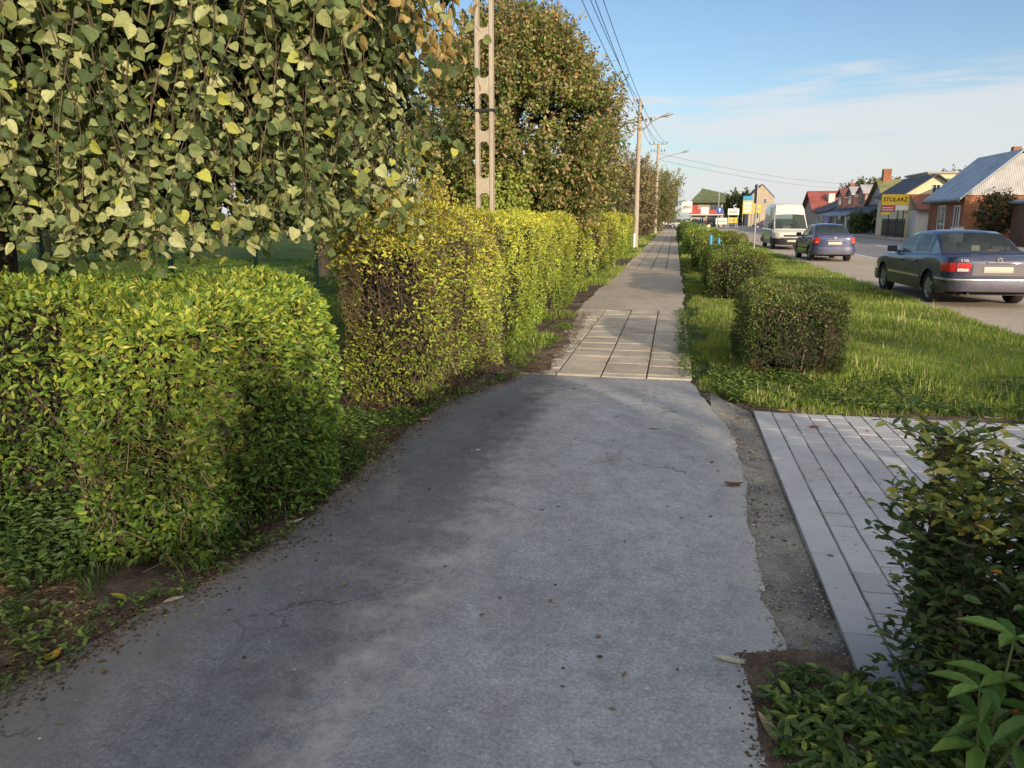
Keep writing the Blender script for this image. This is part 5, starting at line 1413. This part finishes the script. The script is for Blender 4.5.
    # door handles and shut lines
    for sx in (-1, 1):
        for (yy, z_) in sp['handles']:
            xx = sx * (hwid(yy) * wz(z_) + .012)
            MB().cbox((xx, yy, z_), (.03, .17, .035)).build('door_handle', M[sp.get('handle', 'black')], t, bevel=.008)
        for yy in sp['seams']:
            zt = ztop(yy) - .08; mb = MB()
            zz = np.linspace(zs0 + .08, zt, 8)
            for a, b_ in zip(zz[:-1], zz[1:]):
                xa, xb = hwid(yy) * wz(a) + .0015, hwid(yy) * wz(b_) + .0015
                mb.add([(sx * xa, yy - .005, a), (sx * xa, yy + .005, a), (sx * xb, yy + .005, b_), (sx * xb, yy - .005, b_)], [(0, 1, 2, 3)])
            mb.build('door_seam', M['black'], t)
    if sp.get('strip'):
        z_, segs, mt = sp['strip']
        for sx in (-1, 1):
            for (a, b_) in segs:
                vv = []; yy = np.linspace(a, b_, 8)
                for y in yy:
                    x = hwid(y)
                    vv += [(sx * (x * wz(z_ - .02) + .003), y, z_ - .022), (sx * (x + .014), y, z_ - .018), (sx * (x + .014), y, z_ + .018), (sx * (x * wz(z_ + .02) + .003), y, z_ + .022)]
                MB().add(vv, [(i * 4 + k, (i + 1) * 4 + k, (i + 1) * 4 + k + 1, i * 4 + k + 1) for i in range(7) for k in range(3)]).build('side_moulding', M[mt], t, 30)
    return t, cpos, ztop

sedan = dict(L=4.8, W=1.80, H=1.43, wr=.315, axle_r=-1.40, axle_f=1.43, sill=.24, paint='navy', zmid=.58,
    top=[(-2.4, .86), (-2.33, .965), (-2.2, .985), (-1.5, 1.0), (-.5, .96), (.75, .94), (1.1, .92), (1.8, .84), (2.2, .74), (2.36, .64), (2.4, .58)],
    gh=(-1.62, -.92, .30, 1.10), side=[(-1.12, -.93), (-.88, -.12), (-.04, .72)], seat=.05, rearbench=-.85, green=-1.15, mirror=.78, blackmirror=False,
    handles=[(-.62, .80), (.18, .79)], seams=[-.95, -.1, .95], handle='navy', strip=(.50, [(-.98, .98), (-2.1, -1.8)], 'chrome'),
    bands=[('rear_bumper', -1.32, 1.32, .30, .54, -1, .035, 'navy', .05, .012), ('bumper_trim', -1.28, 1.28, .50, .555, -1, .052, 'chrome', .03, .004),
           ('front_bumper', -1.35, 1.35, .25, .52, 1, .04, 'navy', .05, .012),
           ('tail_light', .50, 1.16, .67, .86, -1, .008, 'taillight', .02, .006), ('tail_light', -1.16, -.50, .67, .86, -1, .008, 'taillight', .02, .006),
           ('reversing_light', .53, .72, .69, .75, -1, .0135, 'lamp_clear', .004, .002), ('reversing_light', -.72, -.53, .69, .75, -1, .0135, 'lamp_clear', .004, .002),
           ('light_divider', .735, .75, .665, .865, -1, .0165, 'black', .02, .002), ('light_divider', -.75, -.735, .665, .865, -1, .0165, 'black', .02, .002),
           ('plate_recess', -.46, .46, .60, .84, -1, .006, 'recess', .01, .001), ('licence_plate', -.26, .26, .665, .78, -1, .016, 'plate', .008, .001),
           ('boot_handle', -.22, .22, .845, .875, -1, .022, 'chrome', .015, .002), ('boot_seam', -.60, .60, .575, .583, -1, .004, 'black', .005, 0),
           ('headlight', .5, .95, .55, .70, 1, .01, 'lamp_clear', .02, .004), ('headlight', -.95, -.5, .55, .70, 1, .01, 'lamp_clear', .02, .004)])
t, cpos, ztop = car('parked_car', 'dark navy sedan with wide red tail lights at the kerb, nearest car', 'car', (5.92, 18.75, .006), rad(3.6), sedan)
text(t, 'E 290', .06, (-.62, -2.415, .895), 'chrome', 0, .002, .002, 0, 'badge')
e = MB(); e.lathe([(.037, -.006), (.045, -.006), (.045, .006), (.037, .006), (.037, -.006)], 24, 'y', (0, -2.418, .905))
for k in range(3):
    a = math.pi / 2 + k * 2 * math.pi / 3; c_, s_ = math.cos(a), math.sin(a)
    e.add([(.04 * c_, -2.422, .905 + .04 * s_), (-.008 * s_, -2.422, .905 + .008 * c_), (.008 * s_, -2.422, .905 - .008 * c_), (-.0, -2.428, .905)], [(0, 1, 3), (0, 3, 2)])
e.build('emblem', M['chrome'], t)
MB().tube([(-.5, -2.1, .27), (-.5, -2.42, .26)], .028, 10).build('exhaust', M['darkmetal'], t, 60)
MB().tube([(-.05, -2.30, .985), (-.05, -2.32, 1.0)], .01, 6)

small = dict(L=4.15, W=1.64, H=1.45, wr=.29, axle_r=-1.20, axle_f=1.27, sill=.23, paint='blueviolet', zmid=.58,
    top=[(-2.075, .90), (-2.0, 1.02), (-1.85, 1.03), (-1.4, 1.04), (-.5, .97), (.75, .95), (1.1, .93), (1.6, .84), (1.95, .72), (2.075, .6)],
    gh=(-1.50, -.95, .25, 1.05), side=[(-1.12, -.98), (-.90, -.18), (-.10, .66)], seat=.0, rearbench=-.80, mirror=.72, blackmirror=True,
    handles=[(-.66, .80), (.1, .79)], seams=[-.92, -.14, .86], strip=(.5, [(-.85, .9)], 'black'),
    bands=[('rear_bumper', -1.2, 1.2, .28, .58, -1, .04, 'blueviolet', .05, .015), ('front_bumper', -1.2, 1.2, .24, .52, 1, .04, 'blueviolet', .05, .012),
           ('tail_light', .60, .98, .70, .95, -1, .012, 'taillight', .02, .01), ('tail_light', -.98, -.60, .70, .95, -1, .012, 'taillight', .02, .01),
           ('light_lens', .64, .74, .74, .80, -1, .022, 'orange', .008, .002), ('light_lens', -.74, -.64, .74, .80, -1, .022, 'orange', .008, .002),
           ('licence_plate', -.26, .26, .66, .775, -1, .012, 'plate', .008, .001), ('boot_handle', -.3, .3, .81, .84, -1, .016, 'chrome', .01, .002),
           ('headlight', .45, .9, .56, .72, 1, .01, 'lamp_clear', .02, .004), ('headlight', -.9, -.45, .56, .72, 1, .01, 'lamp_clear', .02, .004)])
t, *_ = car('parked_car', 'small blue saloon parked just behind the white van', 'car', (6.1, 34.7, .006), rad(2.5), small)
e = MB(); e.lathe([(0, -.004), (.05, -.004), (.05, .004), (0, .004)], 18, 'y', (0, -2.07, .93)); e.build('emblem', M['chrome'], t)

van = dict(L=5.4, W=2.0, H=2.48, wr=.34, axle_r=-1.6, axle_f=1.75, sill=.28, paint='vanwhite', zmid=.8, tumble=.01, slope=.07, rearglass=False,
    con_r=[(0, 0), (.9, .005), (.97, .03), (1, .12)], con_f=[(0, 0), (.4, .02), (.7, .09), (.86, .2), (.94, .34), (.985, .6), (1, 1.0)],
    top=[(-2.7, 1.12), (1.0, 1.12), (1.75, 1.1), (2.1, 1.02), (2.5, .93), (2.66, .82), (2.7, .74)],
    gh=(-2.69, -2.6, 1.14, 2.05), ghprof=[(-2.69, 2.25), (-2.6, 2.40), (-2.3, 2.48), (0, 2.5), (.7, 2.44), (.92, 2.32), (1.2, 1.90), (1.6, 1.50), (2.05, 1.06)],
    side=[(.55, 1.25)], seat=.45, mirror=1.45, mw=(.2, .12, .3), blackmirror=True, handles=[(.6, 1.0), (.0, 1.0)], seams=[.4, 1.45, -.9],
    bands=[('front_bumper', -1.5, 1.5, .28, .62, 1, .04, 'black', .06, .02), ('grille', -.45, .45, .70, .80, 1, .015, 'black', .02, .004), ('grille', -.62, .62, .62, .67, 1, .02, 'galv', .02, .004),
           ('headlight', .62, 1.02, .64, .92, 1, .012, 'lamp_clear', .02, .01), ('headlight', -1.02, -.62, .64, .92, 1, .012, 'lamp_clear', .02, .01),
           ('licence_plate', -.26, .26, .42, .53, 1, .07, 'plate', .01, .001), ('rear_bumper', -1.3, 1.3, .3, .55, -1, .04, 'black', .05, .01),
           ('tail_light', .88, 1.0, .8, 1.1, -1, .01, 'taillight', .02, .004), ('tail_light', -1.0, -.88, .8, 1.1, -1, .01, 'taillight', .02, .004)])
t, *_ = car('delivery_van', 'white high-roof van facing the viewer behind the small blue car', 'van', (6.2, 47.2, .006), rad(181), van, 'parked vans')
MB().tube([(-.55, 1.72, 1.33), (.05, 1.86, 1.36)], .012, 6).build('wiper', M['black'], t)

def far_car(label, x, y, rz, paint):
    sp = dict(small); sp['paint'] = paint
    car('parked_car', label, 'car', (x, y, .02), rad(rz), sp, 'cars at the far junction')
far_car('tiny dark blue car crossing at the junction', 2.9, 118, 178, 'navy')
far_car('small silver car parked before the green-roofed shop', .9, 138, 95, 'silver')
far_car('small white car parked left of the green-roofed shop', -3.4, 139, 92, 'vanwhite')
far_car('dark car parked in front of the shop window', 6.3, 146.5, 0, 'black')
far_car('dark car on the square right of the fuel price sign', 14.5, 134, 90, 'navy')

# ------------------------------------------------------------------ world, sun, camera
SUN_EL = 14.0
sx_, sy_ = .54, -.84                       # toward the sun, horizontally
w = bpy.data.worlds.new('World'); scn.world = w; w.use_nodes = True
nt = w.node_tree; nt.nodes.clear()
out = nt.nodes.new('ShaderNodeOutputWorld'); bg = nt.nodes.new('ShaderNodeBackground'); nt.links.new(bg.outputs[0], out.inputs[0])
sky = nt.nodes.new('ShaderNodeTexSky'); sky.sky_type = 'NISHITA'; sky.sun_disc = False
sky.sun_elevation = rad(SUN_EL); sky.sun_rotation = math.atan2(sx_, sy_)
sky.air_density = 1.0; sky.dust_density = .6; sky.ozone_density = 1.6; sky.altitude = 100
tc = nt.nodes.new('ShaderNodeTexCoord'); sep = nt.nodes.new('ShaderNodeSeparateXYZ'); nt.links.new(tc.outputs['Generated'], sep.inputs[0])
cmb = nt.nodes.new('ShaderNodeCombineXYZ')
nt.links.new(sep.outputs[0], cmb.inputs[0]); nt.links.new(math_(nt, 'MULTIPLY', sep.outputs[1], .35), cmb.inputs[1]); nt.links.new(math_(nt, 'MULTIPLY', sep.outputs[2], 11.), cmb.inputs[2])
n1 = noise(nt, cmb.outputs[0], 2.6, 7, .55, .35)
def smooth(v, a, b):
    m = nt.nodes.new('ShaderNodeMapRange'); m.interpolation_type = 'SMOOTHSTEP'; m.inputs[1].default_value = a; m.inputs[2].default_value = b; nt.links.new(v, m.inputs[0]); return m.outputs[0]
z = sep.outputs[2]
band_ = math_(nt, 'MULTIPLY', smooth(z, .0, .03), math_(nt, 'SUBTRACT', 1.0, smooth(z, .085, .17)))
az_ = smooth(sep.outputs[0], -.05, .12)     # more cloud to the right of the street
bias = math_(nt, 'MULTIPLY', math_(nt, 'MULTIPLY', band_, .22), math_(nt, 'ADD', .35, math_(nt, 'MULTIPLY', az_, .65)))
cl = smooth(math_(nt, 'SUBTRACT', math_(nt, 'ADD', n1, bias), math_(nt, 'MULTIPLY', smooth(z, .12, .2), .1)), .48, .66)
haze = math_(nt, 'MULTIPLY', math_(nt, 'SUBTRACT', 1.0, smooth(z, -.02, .16)), .62)
skyc = mix(nt, 1.0, sky.outputs[0], (.92, .98, 1.08), 'MULTIPLY')
col = mix(nt, haze, skyc, (3.5, 3.95, 4.45))
col = mix(nt, math_(nt, 'MULTIPLY', cl, .75), col, (5.3, 5.35, 5.4))
# bright glow added around the low sun, behind the viewer, as fill light
dp = nt.nodes.new('ShaderNodeVectorMath'); dp.operation = 'DOT_PRODUCT'; nt.links.new(tc.outputs['Generated'], dp.inputs[0])
dp.inputs[1].default_value = (sx_ * .93, sy_ * .93, .36)
au = math_(nt, 'MULTIPLY', smooth(dp.outputs['Value'], .0, 1.0), .95)
col = mix(nt, au, col, (10.5, 9.9, 9.2))
nt.links.new(col, bg.inputs[0]); bg.inputs[1].default_value = .15

sd = bpy.data.lights.new('sun', 'SUN'); sd.energy = 5.0; sd.angle = rad(.55); sd.color = (1.0, .80, .56)
so = bpy.data.objects.new('sun', sd); COL.objects.link(so)
d = Vector((sx_ * math.cos(rad(SUN_EL)), sy_ * math.cos(rad(SUN_EL)), math.sin(rad(SUN_EL))))
so.rotation_euler = d.to_track_quat('Z', 'Y').to_euler(); so.location = (0, 0, 30)

cd = bpy.data.cameras.new('camera'); cd.sensor_width = 36; cd.lens = 770 / 1024 * 36; cd.clip_end = 3000; cd.clip_start = .05
co = bpy.data.objects.new('camera', cd); COL.objects.link(co); co.location = (0, 0, 1.7)
co.rotation_euler = (rad(90 - 12.17), 0, rad(11.7)); scn.camera = co
cd.dof.use_dof = False
scn.view_settings.view_transform = 'Standard'; scn.view_settings.look = 'None'; scn.view_settings.exposure = 0
scn.cycles.max_bounces = 6; scn.cycles.transparent_max_bounces = 8; scn.cycles.use_denoising = True
